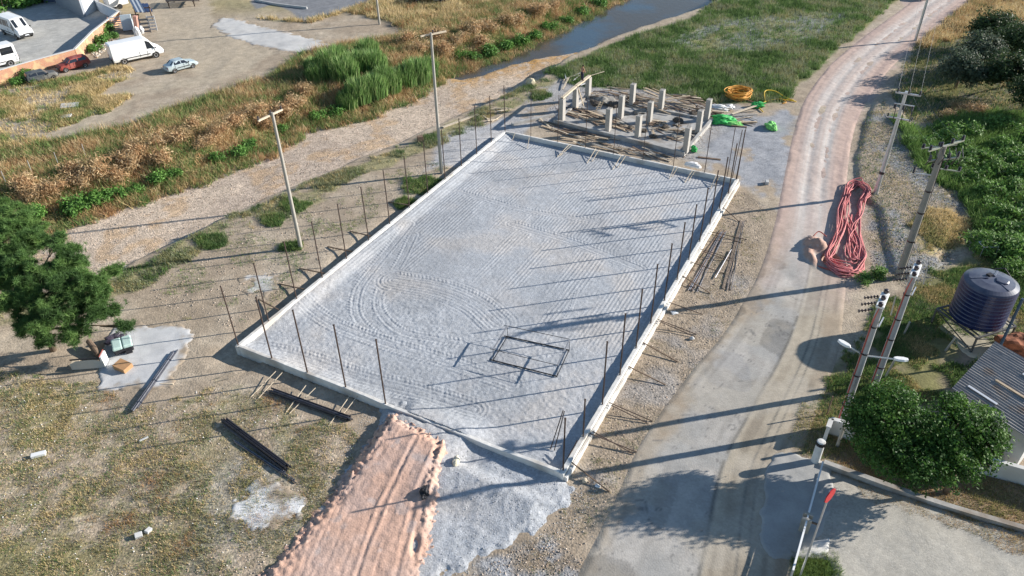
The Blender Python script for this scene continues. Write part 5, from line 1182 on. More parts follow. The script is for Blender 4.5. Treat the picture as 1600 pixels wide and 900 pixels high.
MB().lathe(prof, (0, 0, 0), 48).build("tank_body", M_TANK, tk, smooth_=False, bevel=0)
MB().lathe([(.42, 0), (.42, .12), (.36, .16), (.05, .18)], (.35, -.45, ztop_-.03), 24).build("hatch", M_TANK, tk, bevel=.01)
for k in range(3):
    a = .5+k*2.1; MB().bar((math.cos(a)*.3, math.sin(a)*.3, ztop_+.07), (math.cos(a)*1.4, math.sin(a)*1.4, ztop_-.1), .16, .12).build("ridge", M_TANK, tk, bevel=.03)
MB().box((.1, .35, ztop_+.10), (.35, .3, .12)).build("valve_box", M_BLK, tk)
MB().tube([(1.2, .9, ztop_-.05), (1.75, .6, ztop_+.05), (1.95, .1, ztop_-.4), (1.95, 0, 0)], .04, 6).build("pipe", M_BLK, tk)
M_STAND = mat("stand_steel", (.10, .10, .10), .6, metal=.3, var=.3)
sz = 1.75
for a in (-1, 1):
    for c_ in (-1, 1):
        MB().box((a*sz, c_*sz, .66), (.11, .11, 1.32)).build("leg", M_STAND, tk)
    MB().box((a*sz, 0, 1.29), (.12, 3.5, .10)).build("beam", M_STAND, tk); MB().box((0, a*sz, 1.293), (3.5, .12, .10)).build("beam", M_STAND, tk)
    MB().bar((a*sz, -sz, .15), (a*sz, sz, 1.2), .06).build("brace", M_STAND, tk); MB().bar((-sz, a*sz, 1.2), (sz, a*sz, .15), .06).build("brace", M_STAND, tk)
for k in range(5): MB().box((-1.4+.7*k, 0, 1.30), (.1, 3.4, .06)).build("joist", M_STAND, tk)
tk.rotation_euler = (0, 0, .35)
# shed with corrugated roof
mt, t, b, out = new_mat("corrugated_sheet"); ge = t.nodes.new("ShaderNodeTexCoord"); n = t.nodes.new("ShaderNodeTexNoise"); n.inputs['Scale'].default_value = .7; n.inputs['Detail'].default_value = 7; t.links.new(ge.outputs['Object'], n.inputs['Vector'])
rr = t.nodes.new("ShaderNodeValToRGB"); rr.color_ramp.elements[0].position = .35; rr.color_ramp.elements[0].color = (.27, .25, .24, 1); rr.color_ramp.elements[1].position = .68; rr.color_ramp.elements[1].color = (.26, .19, .14, 1); e_ = rr.color_ramp.elements.new(.55); e_.color = (.34, .32, .30, 1)
t.links.new(n.outputs[0], rr.inputs[0]); t.links.new(rr.outputs[0], b.inputs['Base Color']); b.inputs['Roughness'].default_value = .55; b.inputs['Metallic'].default_value = .3; M_CORR = mt
zr = 2.9; r0_ = G(1487, 607, zr); r1_ = G(1555, 533, zr+.35); r2_ = r0_+(G(1600, 681, zr)-r0_)*1.12; r3_ = r1_+(r2_-r0_)
hut = thing("corrugated_shed", 'old shed with a rusty grey corrugated roof at the right edge', 'shed', (*((r0_+r1_+r2_+r3_)/4)[:2], 0)); hc = np.array(hut.location)
NU, NV = 8, 300; vs = []
for j in range(NV):
    f = j/(NV-1)
    # ridges run along r0->r2, stacked from r1 side to r0 side
    for i in range(NU):
        g_ = i/(NU-1); p = r0_*(1-f)*(1-g_)+r1_*f*(1-g_)+r2_*(1-f)*g_+r3_*f*g_ - hc
        p = p.copy(); p[2] += .035*math.sin(f*2*math.pi*26)+.012*random.uniform(-1, 1)*(i % 2); vs.append(p)
ro = np_mesh("roof", np.array(vs), grid_faces(NU, NV), M_CORR, parent=hut, smooth_=False)
M_DOORSHADE = mat("doorway_shade", (.07, .055, .045), .85, var=.3, scale=2); ins_ = .35
cs = [(r0_, r1_), (r0_, r2_)]
q = [p[:2]-hc[:2] for p in (r0_, r2_, r3_, r1_)]; cq = sum(q)/4; q = [tuple(cq+(v-cq)*.93) for v in q]
MB().prism(q, -.1, [zr-.12, zr-.12, zr+.2, zr+.2]).build("wall", M_PLAST, hut)
nrm = np.array(q[1])-np.array(q[0]); L_ = np.linalg.norm(nrm); nrm /= L_; o_ = np.array([nrm[1], -nrm[0]])
if o_@(cq-np.array(q[0])) > 0: o_ = -o_
a = np.array(q[0])+nrm*L_*.33+o_*.03; b_ = a+nrm*2.2
MB().prism([tuple(a), tuple(b_), tuple(b_-o_*.05), tuple(a-o_*.05)], .3, 2.2).build("doorway", M_DOORSHADE, hut)  # dark panel, the shade inside the open doorway put into its colour
for k in range(3):
    p0 = r0_*(1-(.15+.3*k))+r1_*(.15+.3*k)-hc; dd = (r2_-r0_)/np.linalg.norm(r2_-r0_)
    MB().bar(p0+dd*(.6+k*.9)+[0, 0, .09], p0+dd*(2.4+k*1.1)+[0, 0, .09], .16, .05).build("roof_patch", [M_ALU, M_WOOD, M_ALU][k], hut)
pp_ = G(1577, 536, 2.0); o = MB().tube([(0, 0, 0), (0, 0, 5.2)], .09, 8).build("blue_post", mat("dark_blue_paint", (.03, .06, .10), .5, var=.2)); o.location = (pp_[0], pp_[1]+.6, 0); tag(o, 'dark blue steel post standing behind the corrugated shed', 'post')
blob("rusty_drum_heap", 'heap of rusty red scrap behind the corrugated shed', 'scrap heap', GT(1592, 560), (4.0, 3.0, 2.0), mat("rust_scrap", (.22, .08, .04), .9, var=.5, scale=2), 41, 4, .5)
# yard wall, kerb, gate
M_YW = mat("white_yard_wall", (.62, .62, .61), .85, var=.08, scale=1.2, dirt=(.5, .49, .46))
wall_line("yard_wall", 'white plastered yard wall running behind the broad leafed trees', 'wall', [GT(1287, 690), GT(1292, 676), GT(1400, 706), GT(1545, 742), GT(1700, 785)], 1.15, .20, M_YW, M_YW)
kp = smooth_line([GT(*p) for p in ((1286, 727), (1330, 743), (1400, 768), (1480, 794), (1600, 830), (1720, 868))], 4)
wall_line("yard_kerb", 'low grey concrete kerb curving between the paving and the trees', 'kerb', kp, .28, .32, M_CAST)
gp = GT(1273, 722); o = MB().lathe([(.24, 0), (.24, 1.75), (.20, 1.8), (.02, 1.82)], (0, 0, 0), 20).build("gate_post", M_YW); o.location = gp; tag(o, 'white round gate post at the end of the yard wall', 'gate post')
MB().lathe([(.27, 1.5), (.27, 1.72)], (0, 0, 0), 14).build("band", M_BLK, o)
o = MB().tube([(0, 0, 0), (0, 0, 1.9)], .10, 8).build("gate_post", M_CONC); o.location = GT(1308, 697); tag(o, 'slim grey post standing in the shade right of the gate post', 'gate post')
ga = GT(1279, 742); gb_ = GT(1232, 912); gd = gb_-ga; gl = np.linalg.norm(gd); gz = math.atan2(gd[1], gd[0])
gate = thing("sliding_gate", 'long low white sliding gate across the yard entrance', 'gate', ga, gz)
for s in np.linspace(.05, .98, 6): MB().box((gl*s, 0, .55), (.07, .07, 1.1)).build("upright", M_GALV, gate)
MB().box((gl*.5, 0, 1.12), (gl, .09, .08)).build("top_rail", M_WHITE, gate); MB().box((gl*.5, 0, .15), (gl, .08, .1)).build("bottom_rail", M_GALV, gate)
MB().box((gl*.79, .03, .62), (gl*.40, .05, .85)).build("panel", M_YW, gate)
for s in (.52, .57): MB().box((gl*s, 0, .6), (.14, .5, 1.2)).build("guide_frame", M_CONC, gate)
MB().box((gl*.56, .3, 1.0), (.1, .7, .08)).build("latch", M_WOODD, gate)
# red sign on a pole
sg = GT(1250, 900); sh = Htop(sg, 1294, 765)-sg[2]
stp = thing("road_sign", 'red sign seen from its edge on a slim grey pole by the gate', 'road sign', sg)
MB().tube([(0, 0, -.3), (0, 0, sh-.05)], .05, 10).build("pole", M_GALV, stp)
M_SRED = mat("sign_red", (.42, .02, .025), .4, var=.05)
pl = MB(); n8 = 8; rr_ = .42
vs = [(math.cos(R(22.5+45*k))*rr_, -.02, math.sin(R(22.5+45*k))*rr_) for k in range(8)]+[(math.cos(R(22.5+45*k))*rr_, .02, math.sin(R(22.5+45*k))*rr_) for k in range(8)]
pl.add(vs, [tuple(range(8)), tuple(range(8, 16))[::-1]]+[(k, 8+k, 8+(k+1) % 8, (k+1) % 8) for k in range(8)])
po = pl.build("sign_plate", M_SRED, stp); po.location = (0.06, 0, sh-.35); po.rotation_euler = (0, 0, R(38))
# thin posts by the road edge and in the yard
for i, (a, h_, l_) in enumerate((((1292, 648), 1.6, 'thin dark stake in the dry weeds left of the yard wall'), ((1412, 522), 1.1, 'grey stub post in the shade between tank and cable poles'), ((1382, 590), 1.5, 'pale leaning post right of the bare cable pole'), ((1476, 548), 1.2, 'grey stub post in the grass near the shed roof'))):
    g = GT(*a); o = MB().tube([(0, 0, -.2), (.12*i, 0, h_)], .045 if i == 0 else .07, 6).build("stub_post", M_WOODD if i == 0 else M_CONC); o.location = g; tag(o, l_, 'post')
fr2 = thing("wire_frame", 'thin wire table frame standing in the shrubs above the water tank', 'wire frame', GT(1538, 398))
for a, b_ in (((-.6, -.4), (.6, -.4)), ((.6, -.4), (.6, .4)), ((.6, .4), (-.6, .4)), ((-.6, .4), (-.6, -.4))):
    MB().bar((*a, 1.0), (*b_, 1.0), .04).build("rail", M_GALV, fr2); MB().bar((*a, 0), (*a, 1.0), .04).build("leg", M_GALV, fr2)
# ================================================================ MAN ON THE BEAM
def make_person():
    base = colpos[1][0]*.55+colpos[2][0]*.45; fz = zc+.12
    root = thing("person", 'bare chested man in dark trousers standing on the beam of the building site', 'person', (base[0], base[1], fz), ang_s+R(80))
    V = []; E = []; Rr = []
    def add(p, r_, parent=None):
        V.append(p); Rr.append(r_); i = len(V)-1
        if parent is not None: E.append((parent, i))
        return i
    pel = add((0, 0, .92), .15); ab = add((.02, 0, 1.08), .13, pel); ch = add((.06, 0, 1.30), .16, ab); nk = add((.09, 0, 1.46), .065, ch); hd0 = add((.11, 0, 1.55), .075, nk); hd = add((.13, 0, 1.64), .10, hd0); hd2 = add((.12, 0, 1.72), .075, hd); add((.22, 0, 1.62), .025, hd)
    for s in (-1, 1):
        hp = add((0, s*.10, .86), .10, pel); kn = add((.05 if s > 0 else .0, s*.13, .48), .068, hp); an = add((.0+.05*s, s*.14, .09), .045, kn); add((.17+.05*s, s*.16, .04), .04, an)
        sh_ = add((.06, s*.19, 1.38), .07, ch); el = add((.08+.12*(s > 0), s*.27, 1.12), .048, sh_); wr_ = add((.26+.1*(s > 0), s*.22, .98+.08*(s > 0)), .032, el); pm = add((.33+.1*(s > 0), s*.20, .95+.08*(s > 0)), .036, wr_)
        b0 = V[pm]
        for k in range(4):
            f1 = add((b0[0]+.05, b0[1]+(k-1.5)*.022, b0[2]-.01), .0095, pm); f2 = add((b0[0]+.085-.006*abs(k-1.5), b0[1]+(k-1.5)*.024, b0[2]-.035), .0085, f1)
        add((b0[0]+.02, b0[1]-s*.055, b0[2]+.005), .011, pm)
    me = bpy.data.meshes.new("body"); me.from_pydata(V, E, []); o = bpy.data.objects.new("body", me); COL.objects.link(o); o.parent = root
    md = o.modifiers.new("skin", 'SKIN'); sv = me.skin_vertices[0].data if me.skin_vertices else None
    if sv is None:
        import bmesh
        bm = bmesh.new(); bm.from_mesh(me); bm.verts.layers.skin.verify(); bm.to_mesh(me); bm.free(); sv = me.skin_vertices[0].data
    for i, r_ in enumerate(Rr): sv[i].radius = (r_, r_); sv[i].use_root = (i == 0)
    o.modifiers.new("sub", 'SUBSURF').levels = 1; o.modifiers["sub"].render_levels = 2
    me.materials.append(mat("skin", (.42, .22, .14), .6, var=.08))
    M_TR = mat("dark_trousers", (.03, .035, .055), .85, var=.2)
    mb = MB(); mb.tube([(0, 0, 1.02), (0, 0, .92), (0, 0, .82)], [.155, .175, .15], 14)
    for s in (-1, 1): mb.tube([(0, s*.10, .90), (.05 if s > 0 else 0, s*.13, .48), (.0+.05*s, s*.14, .10)], [.125, .095, .075], 12)
    mb.build("trousers", M_TR, root, smooth_=True)
    MB().lathe([(.02, .12), (.07, .11), (.105, .06), (.112, 0), (.1, -.04)], (.11, 0, 1.68), 14).build("hair", mat("dark_hair", (.02, .015, .01), .8), root, smooth_=True)
    for s in (-1, 1): MB().box((.12+.05*s, s*.155, .035), (.28, .10, .09)).build("shoe", M_BLK, root, bevel=.03)
    return root
make_person()
# ================================================================ VEGETATION
M_LEAF = attr_mat("leaves", .6, leaf=True, spec=.3); M_GRASS = attr_mat("grass_blades", .7, leaf=True)
M_BARK = mat("bark", (.16, .12, .085), .95, var=.35, scale=5, bump=.03)
def G1(c, v=.25): return np.array(c)
def tufts(name, label, poly, n, hr, nb, wd, pal, spread=.12, seed=0, mask=None, cat='grass', lean=.35):
    P = np.array([p[:2] for p in poly]); rs = np.random.RandomState(seed); x0, y0 = P.min(0); x1, y1 = P.max(0); xs_ = []; ys_ = []; got = 0
    while got < n:
        x = rs.uniform(x0, x1, n*2); y = rs.uniform(y0, y1, n*2); k = sdf(P, x, y)+(fbm(x, y, 1.5, 3, seed+7)-.5)*2. > 0
        if mask is not None: k &= mask(x, y, rs)
        # only what the picture could show, with a margin
        k &= (np.abs(x) < .75*y+16) & (y > 17) & (y < 150)
        u, v = to_uv(x, y); k &= ~((u > -.3) & (u < PL+.3) & (v > -.3) & (v < PW+.3))
        xs_.append(x[k]); ys_.append(y[k]); got += k.sum()
        if k.sum() == 0: break
    x = np.concatenate(xs_)[:n]; y = np.concatenate(ys_)[:n]; n = len(x); z = terrain(x, y)
    X = np.repeat(x, nb)+rs.normal(0, spread, n*nb); Y = np.repeat(y, nb)+rs.normal(0, spread, n*nb); Z = np.repeat(z, nb)-.03
    hs = np.repeat(rs.uniform(.6, 1.15, n)*(0.55+.9*fbm(x, y, 3, 3, seed+2)), nb)*rs.uniform(hr[0], hr[1], n*nb)
    a = rs.uniform(0, 2*np.pi, n*nb); w_ = wd*rs.uniform(.6, 1.4, n*nb); ln = rs.normal(0, lean, (n*nb, 2))*hs[:, None]
    dx = np.cos(a)*w_/2; dy = np.sin(a)*w_/2
    v = np.zeros((n*nb, 3, 3)); v[:, 0] = np.stack([X-dx, Y-dy, Z], 1); v[:, 1] = np.stack([X+dx, Y+dy, Z], 1); v[:, 2] = np.stack([X+ln[:, 0], Y+ln[:, 1], Z+hs], 1)
    pal = np.array(pal, float); nn_ = fbm(x, y, 2.2, 4, seed+5)*1.6-.3; idx = np.clip(nn_*len(pal)+rs.normal(0, .8, n), 0, len(pal)-1).astype(int)
    c = np.repeat(pal[idx], nb, 0)*rs.uniform(.75, 1.25, (n*nb, 1)); c = np.repeat(c, 3, 0)
    o = np_mesh(name, v.reshape(-1, 3), np.arange(n*nb*3).reshape(-1, 3), M_GRASS, np.clip(c, 0, .8)); return tag(o, label, cat, kind='stuff')
GR = (.13, .21, .065); GR2 = (.19, .28, .09); GRD = (.08, .14, .05); OL = (.29, .28, .12); DRY = (.55, .43, .22); DRY2 = (.66, .53, .31); BR = (.46, .29, .15); GY = (.30, .32, .20)
tufts("field_grass", 'thick green grass field behind the building site', REG['grass_top'], 52000, (.25, .75), 4, .07, [GR, GRD, GR, GR2, GY, OL, GY], .16, 1, mask=lambda x, y, r: r.rand(len(x)) < .25+.75*smooth(-sdf(REG['grass_dry'], x, y)/4+.3))
tufts("bank_weeds", 'green weeds along the near river bank', REG['bankright'], 8500, (.1, .42), 4, .05, [GRD, GR, GY, OL, GY, DRY], .12, 2, mask=lambda x, y, r: r.rand(len(x)) < smooth((fbm(x, y, 2.5, 4, 91)-.42)/.12)+.06)
tufts("dry_field_weeds", 'low patchy weeds scattered over the dry stony field', REG['field_nl'], 34000, (.06, .22), 4, .035, [OL, DRY, DRY2, GR, DRY, GY, OL, BR], .09, 3, mask=lambda x, y, r: r.rand(len(x)) < smooth((fbm(x, y, 1.3, 4, 90)-.38)/.2)+.12)
tufts("yellow_grass", 'dry yellow grass on the far dirt beside the parked vehicles', REG['gold_tl'], 19000, (.2, .6), 4, .08, [DRY2, DRY, DRY, OL, GR2], .2, 4, mask=lambda x, y, r: r.rand(len(x)) < smooth((fbm(x, y, 4, 4, 92)-.36)/.12)+.08)
tufts("yellow_grass", 'tall yellow grass between the tarmac lot and the river', REG['gold_tr'], 20000, (.3, .9), 4, .09, [DRY2, DRY, DRY2, OL, BR], .2, 5)
tufts("green_verge", 'short green grass around the pickup truck', REG['far_green'], 5000, (.15, .4), 4, .08, [GR, OL, GR2, DRY], .2, 6)
tufts("bank_brush", 'tangled brown and green brush covering the far river bank', REG['bankleft'], 46000, (.3, 1.1), 4, .07, [BR, DRY, BR, DRY2, BR, GR, GR2, OL, DRY, BR], .2, 7, lean=.5)
tufts("undergrowth", 'bright green undergrowth right of the transformer pole', REG['green_r'], 26000, (.3, 1.), 4, .09, [GR, (.14, .25, .06), GR2, (.20, .33, .08), GR2], .2, 8, lean=.5)
tufts("yard_grass", 'green grass around the water tank', REG['green_yard'], 22000, (.1, .32), 4, .05, [GRD, GR, GR2, OL, DRY], .1, 9, mask=lambda x, y, r: fbm(x, y, 2.5, 3, 94) > .4)
tufts("yellow_grass", 'patch of straw coloured grass on the stony slope', REG['gold_r'], 3500, (.1, .4), 4, .06, [DRY2, DRY, OL], .12, 10)
tufts("yellow_grass", 'golden grass beside the far bend of the road', REG['gold_fr'], 9000, (.3, 1.0), 4, .09, [DRY2, DRY, BR, OL], .2, 11)
tufts("gate_weeds", 'dry weeds at the road edge beside the cable poles', REG['dirt_gate'], 3500, (.08, .25), 4, .035, [OL, DRY, GR2], .08, 12)
tufts("tree_litter_weeds", 'dry weeds under the broad leafed trees', REG['yard_dirt'], 6000, (.06, .22), 4, .035, [DRY, BR, OL, OL], .1, 13)
tufts("corner_grass", 'bright green grass beside the sliding gate', REG['grass_bc'], 3000, (.1, .3), 4, .03, [GR, GR2, (.15, .2, .05)], .07, 14)
tufts("slope_weeds", 'sparse weeds on the stony slope beside the road', REG['slope_r'], 3500, (.08, .25), 4, .04, [OL, DRY, GR], .1, 15)
tufts("shade_weeds", 'rough grass beneath the olive trees', REG['shade_r'], 7000, (.15, .5), 4, .07, [OL, GRD, DRY, GR], .2, 16)
tufts("kerb_weeds", 'small weeds on the dirt between kerb and road', REG['dirt_right'], 1600, (.05, .16), 4, .03, [GR, OL, DRY], .07, 17, mask=lambda x, y, r: (fbm(x, y, 1.5, 3, 96) > .55))
lw = PG([(225, 445), (330, 395), (440, 330), (560, 280), (680, 250), (700, 262), (600, 335), (500, 410), (430, 470), (360, 520), (300, 500), (240, 480)])
tufts("dirt_weeds", 'thin green weeds on the dirt by the river side kerb', lw, 2600, (.06, .25), 4, .035, [GR, GR2, OL], .08, 18, mask=lambda x, y, r: (fbm(x, y, 2.2, 3, 98) > .58))
for i, (p, n_, r_) in enumerate((((455, 385), 420, 12), ((665, 290), 900, 26), ((640, 318), 500, 18), ((335, 378), 600, 22), ((462, 320), 700, 18), ((420, 345), 500, 16), ((845, 150), 400, 12))):
    ring_ = [GT(p[0]+r_*1.4*math.cos(a), p[1]+r_*.6*math.sin(a)) for a in np.linspace(0, 6, 9)]
    tufts("weed_clump", f'dense green weed clump between river and kerb, {ORD[i]} one', ring_, n_, (.15, .5), 5, .05, [GRD, GR, GR2, OL], .1, 30+i, cat='weeds')
kg = [GT(*p) for p in ((1300, 738), (1400, 776), (1480, 802), (1600, 840), (1650, 856), (1640, 872), (1560, 852), (1470, 822), (1395, 795), (1330, 765))]
tufts("kerb_grass", 'dry grass growing along the foot of the curved yard kerb', kg, 3200, (.05, .2), 4, .03, [DRY, BR, OL, DRY2], .07, 19)
def rocks(name, label, poly, n, rr, pal, seed, mask=None, zf=None):
    P = np.array([p[:2] for p in poly]); rs = np.random.RandomState(seed); x0, y0 = P.min(0); x1, y1 = P.max(0)
    x = rs.uniform(x0, x1, n*5); y = rs.uniform(y0, y1, n*5); k = (sdf(P, x, y) > 0) & (np.abs(x) < .75*y+16) & (y > 17) & (y < 140)
    u, v = to_uv(x, y); k &= ~((u > -.3) & (u < PL+.3) & (v > -.3) & (v < PW+.3))
    if mask is not None: k &= mask(x, y, rs)
    x = x[k][:n]; y = y[k][:n]; n = len(x); z = (zf or terrain)(x, y); r_ = rr[0]+(rr[1]-rr[0])*rs.rand(n)**3
    o = np.array([(1, 0, 0), (0, 1, 0), (-1, 0, 0), (0, -1, 0), (0, 0, .7), (0, 0, -.5)], float); f = np.array([(0, 1, 4), (1, 2, 4), (2, 3, 4), (3, 0, 4), (1, 0, 5), (2, 1, 5), (3, 2, 5), (0, 3, 5)])
    V = o[None]*rs.uniform(.6, 1.3, (n, 6, 1)); a = rs.uniform(0, 6.28, n); ca, sa = np.cos(a)[:, None], np.sin(a)[:, None]
    V = np.stack([V[..., 0]*ca-V[..., 1]*sa*.7, V[..., 0]*sa+V[..., 1]*ca*.7, V[..., 2]], -1)*r_[:, None, None]+np.stack([x, y, z+r_*.2], 1)[:, None]
    pal = np.array(pal); c = pal[rs.randint(0, len(pal), n)]*rs.uniform(.8, 1.2, (n, 1)); c = np.repeat(c, 6, 0)
    F = (f[None]+np.arange(n)[:, None, None]*6).reshape(-1, 3)
    ob = np_mesh(name, V.reshape(-1, 3), F, attr_mat("loose_stone", .9, .1, 8, .01, 10, fine=.1), np.clip(c, 0, .85), np.full(n*6, .2)); return tag(ob, label, 'stones', kind='stuff')
RP = [(.50, .43, .36), (.42, .35, .29), (.58, .50, .42), (.30, .27, .24), (.45, .34, .26)]
rocks("river_stones", 'pale and pinkish stones covering the dry river bed', bed_poly, 26000, (.02, .10), RP, 51, mask=lambda x, y, r: (sdf(water_poly, x, y) < .3) | (r.rand(len(x)) < .1))
rocks("verge_stones", 'loose stones on the dirt between kerb and road', REG['dirt_right'], 3600, (.015, .08), RP, 52)
rocks("slope_stones", 'grey rubble on the slope right of the pink coils', REG['slope_r'], 9000, (.02, .09), [(.32, .31, .28), (.44, .42, .38), (.24, .23, .21)], 53)
rocks("field_stones", 'pale stones and litter scattered over the dry field', REG['field_nl'], 7000, (.012, .075), RP+[(.72, .71, .69)], 54, mask=lambda x, y, r: r.rand(len(x)) < .3+.7*(fbm(x, y, 2, 3, 99) > .5))
rocks("heap_stones", 'rough stones at the bottom edge beside the spilt gravel', REG['heap_bl'], 1300, (.02, .075), RP, 55)
rocks("dirt_stones", 'small stones on the dirt by the river side kerb', lw, 3200, (.02, .09), RP, 56)
rocks("site_rubble", 'rubble around the foundation', PG([(868, 150), (915, 125), (1010, 135), (1110, 160), (1135, 195), (1105, 225), (1075, 258), (950, 228), (850, 200)]), 5200, (.02, .10), RP+[(.3, .22, .15)], 57)
rocks("far_rubble", 'heap of rubble beside the long white van', [GT(*p) for p in ((140, 80), (160, 60), (190, 62), (215, 66), (170, 72), (150, 92))], 900, (.06, .25), [(.6, .52, .42), (.42, .3, .2), (.66, .62, .56)], 58)
rocks("gravel_lumps", 'grey pebbles strewn on the gravel spill', sp, 2500, (.015, .05), [(.5, .5, .5), (.35, .35, .36)], 59, zf=lambda x, y: spill_z(x, y, sdf(sp, x, y)), mask=lambda x, y, r: (sdf(rp, x, y) < -.1))
spo = [np.array(p)+(np.array(p)-sum(sp)/len(sp))*.10 for p in sp]
rocks("gravel_scatter", 'grey gravel thinning out around the spill', spo, 5200, (.015, .05), [(.44, .45, .46), (.33, .34, .35), (.52, .52, .52)], 61, mask=lambda x, y, r: (sdf(rp, x, y) < -.1) & (sdf(sp, x, y) < .5))
rocks("earth_clods", 'clods of red earth along the edges of the ramp', rp, 1500, (.015, .06), [(.56, .36, .27), (.50, .33, .26)], 60, zf=lambda x, y: ramp_z(x, y, sdf(rp, x, y)), mask=lambda x, y, r: sdf(rp, x, y) < .9)
# ---- leaf clouds
def leaf_cloud(name, lobes, n, size, pal, seed, parent=None, shell=.35, gap=.42, gscale=.5, up=.3, material=None, aspect=.55):
    rs = np.random.RandomState(seed); vol = np.array([l[1][0]*l[1][1]*l[1][2] for l in lobes])**.67; pr = vol/vol.sum(); idx = rs.choice(len(lobes), n, p=pr)
    C_ = np.array([l[0] for l in lobes], float)[idx]; Rr = np.array([l[1] for l in lobes], float)[idx]
    d = rs.normal(0, 1, (n, 3)); d /= np.linalg.norm(d, axis=1)[:, None]; rad = 1-shell*rs.rand(n)**1.4*1.6; rad = np.clip(rad, .15, 1)
    bump = 1+1.0*(fbm(d[:, 0]*2+idx*3.3, d[:, 1]*2+d[:, 2]*3, .5, 3, seed)-.5)
    p = C_+d*Rr*rad[:, None]*bump[:, None]
    g = fbm(p[:, 0]+p[:, 2]*.7, p[:, 1]-p[:, 2]*.8, gscale, 3, seed+3); k = g > gap
    p = p[k]; d = d[k]; n = len(p); idx = idx[k]
    nr = d*.6+rs.normal(0, .6, (n, 3)); nr[:, 2] += up; nr /= np.linalg.norm(nr, axis=1)[:, None]
    t_ = np.cross(nr, rs.normal(0, 1, (n, 3))); t_ /= np.linalg.norm(t_, axis=1)[:, None]; b_ = np.cross(nr, t_)
    s = size*rs.uniform(.6, 1.4, n)[:, None]
    V = np.stack([p-t_*s*.5, p-b_*s*aspect*.5, p+t_*s*.5, p+b_*s*aspect*.5], 1)
    pal = np.array(pal); li = rs.rand(len(lobes))[idx]
    c = pal[np.clip((fbm(p[:, 0], p[:, 1]+p[:, 2], .8, 3, seed+9)*1.5-.25+.3*(li-.5))*len(pal)+rs.normal(0, .5, n), 0, len(pal)-1).astype(int)]*rs.uniform(.75, 1.3, (n, 1)); c = np.repeat(c, 4, 0)
    return np_mesh(name, V.reshape(-1, 3), np.arange(n*4).reshape(-1, 4), material or M_LEAF, np.clip(c, 0, .8), parent=parent)
def tree(name, label, cat, base, lobes, n, size, pal, seed, tr=.2, group=None, **kw):
    """lobes in world coordinates"""
    t_ = thing(name, label, cat, base, 0, group); base = np.asarray(base, float)
    L = [((np.array(c)-base), r_) for c, r_ in lobes]; rs = random.Random(seed); mb = MB()
    cen = np.mean([c for c, _ in L], 0); fork = np.array([cen[0]*.35, cen[1]*.35, max(.8, min(c[2] for c, _ in L)*.55)])
    mb.tube([(0, 0, -.3), tuple(fork*.5+np.array([.05, 0, 0])), tuple(fork)], [tr*1.25, tr, tr*.85], 10)
    for c, r_ in L:
        mid = fork*.45+c*.55+np.array([rs.uniform(-.2, .2), rs.uniform(-.2, .2), 0]); mb.tube([tuple(fork-[0, 0, .05]), tuple(mid), tuple(c)], [tr*.6, tr*.35, tr*.12], 7)
        for _ in range(4):
            d = np.array([rs.gauss(0, 1), rs.gauss(0, 1), rs.gauss(0, .7)]); d /= np.linalg.norm(d); e = c+d*np.array(r_)*.85; mb.tube([tuple(mid*.4+c*.6), tuple((c+e)/2), tuple(e)], [tr*.2, tr*.12, tr*.04], 5)
    mb.build("trunk", M_BARK, t_, smooth_=True)
    leaf_cloud("crown", L, n, size, pal, seed, t_, **kw); return t_
def lobe(px, py, z, r_): return (G(px, py, z), r_ if hasattr(r_, '__len__') else (r_, r_, r_*.8))
# broad-leaved trees in the yard
PB = [(.035, .085, .018), (.05, .12, .022), (.07, .155, .028), (.11, .21, .04)]
gt1 = GT(1382, 735); gt1 = (gt1[0], gt1[1], 0)
tree("broadleaf_tree", 'dense dark green tree in the yard, the left of the two beside the kerb', 'tree', gt1, [lobe(1395, 635, 4.9, 1.7), lobe(1355, 665, 4.0, 1.4), lobe(1345, 640, 4.1, 1.1), lobe(1425, 665, 4.2, 1.4), lobe(1400, 690, 3.6, 1.5), lobe(1445, 705, 3.2, 1.3), lobe(1372, 620, 4.4, .9), lobe(1425, 725, 2.8, 1.5), lobe(1380, 700, 3.2, 1.5), lobe(1450, 720, 3.0, 1.4), lobe(1350, 640, 3.8, .8)], 52000, .165, PB, 71, .17, shell=.6, gap=.41, gscale=.5)
gt2 = GT(1478, 770); gt2 = (gt2[0], gt2[1], 0)
tree("broadleaf_tree", 'dense dark green tree in the yard, the right one nearer the shed', 'tree', gt2, [lobe(1500, 655, 4.6, 1.5), lobe(1530, 672, 4.0, 1.5), lobe(1542, 690, 3.4, 1.2), lobe(1530, 715, 3.0, 1.2), lobe(1475, 680, 3.8, 1.4), lobe(1510, 710, 3.4, 1.4), lobe(1545, 695, 3.4, .8), lobe(1480, 722, 2.9, 1.6), lobe(1490, 630, 4.2, .8)], 48000, .165, PB, 72, .17, shell=.6, gap=.41, gscale=.5)
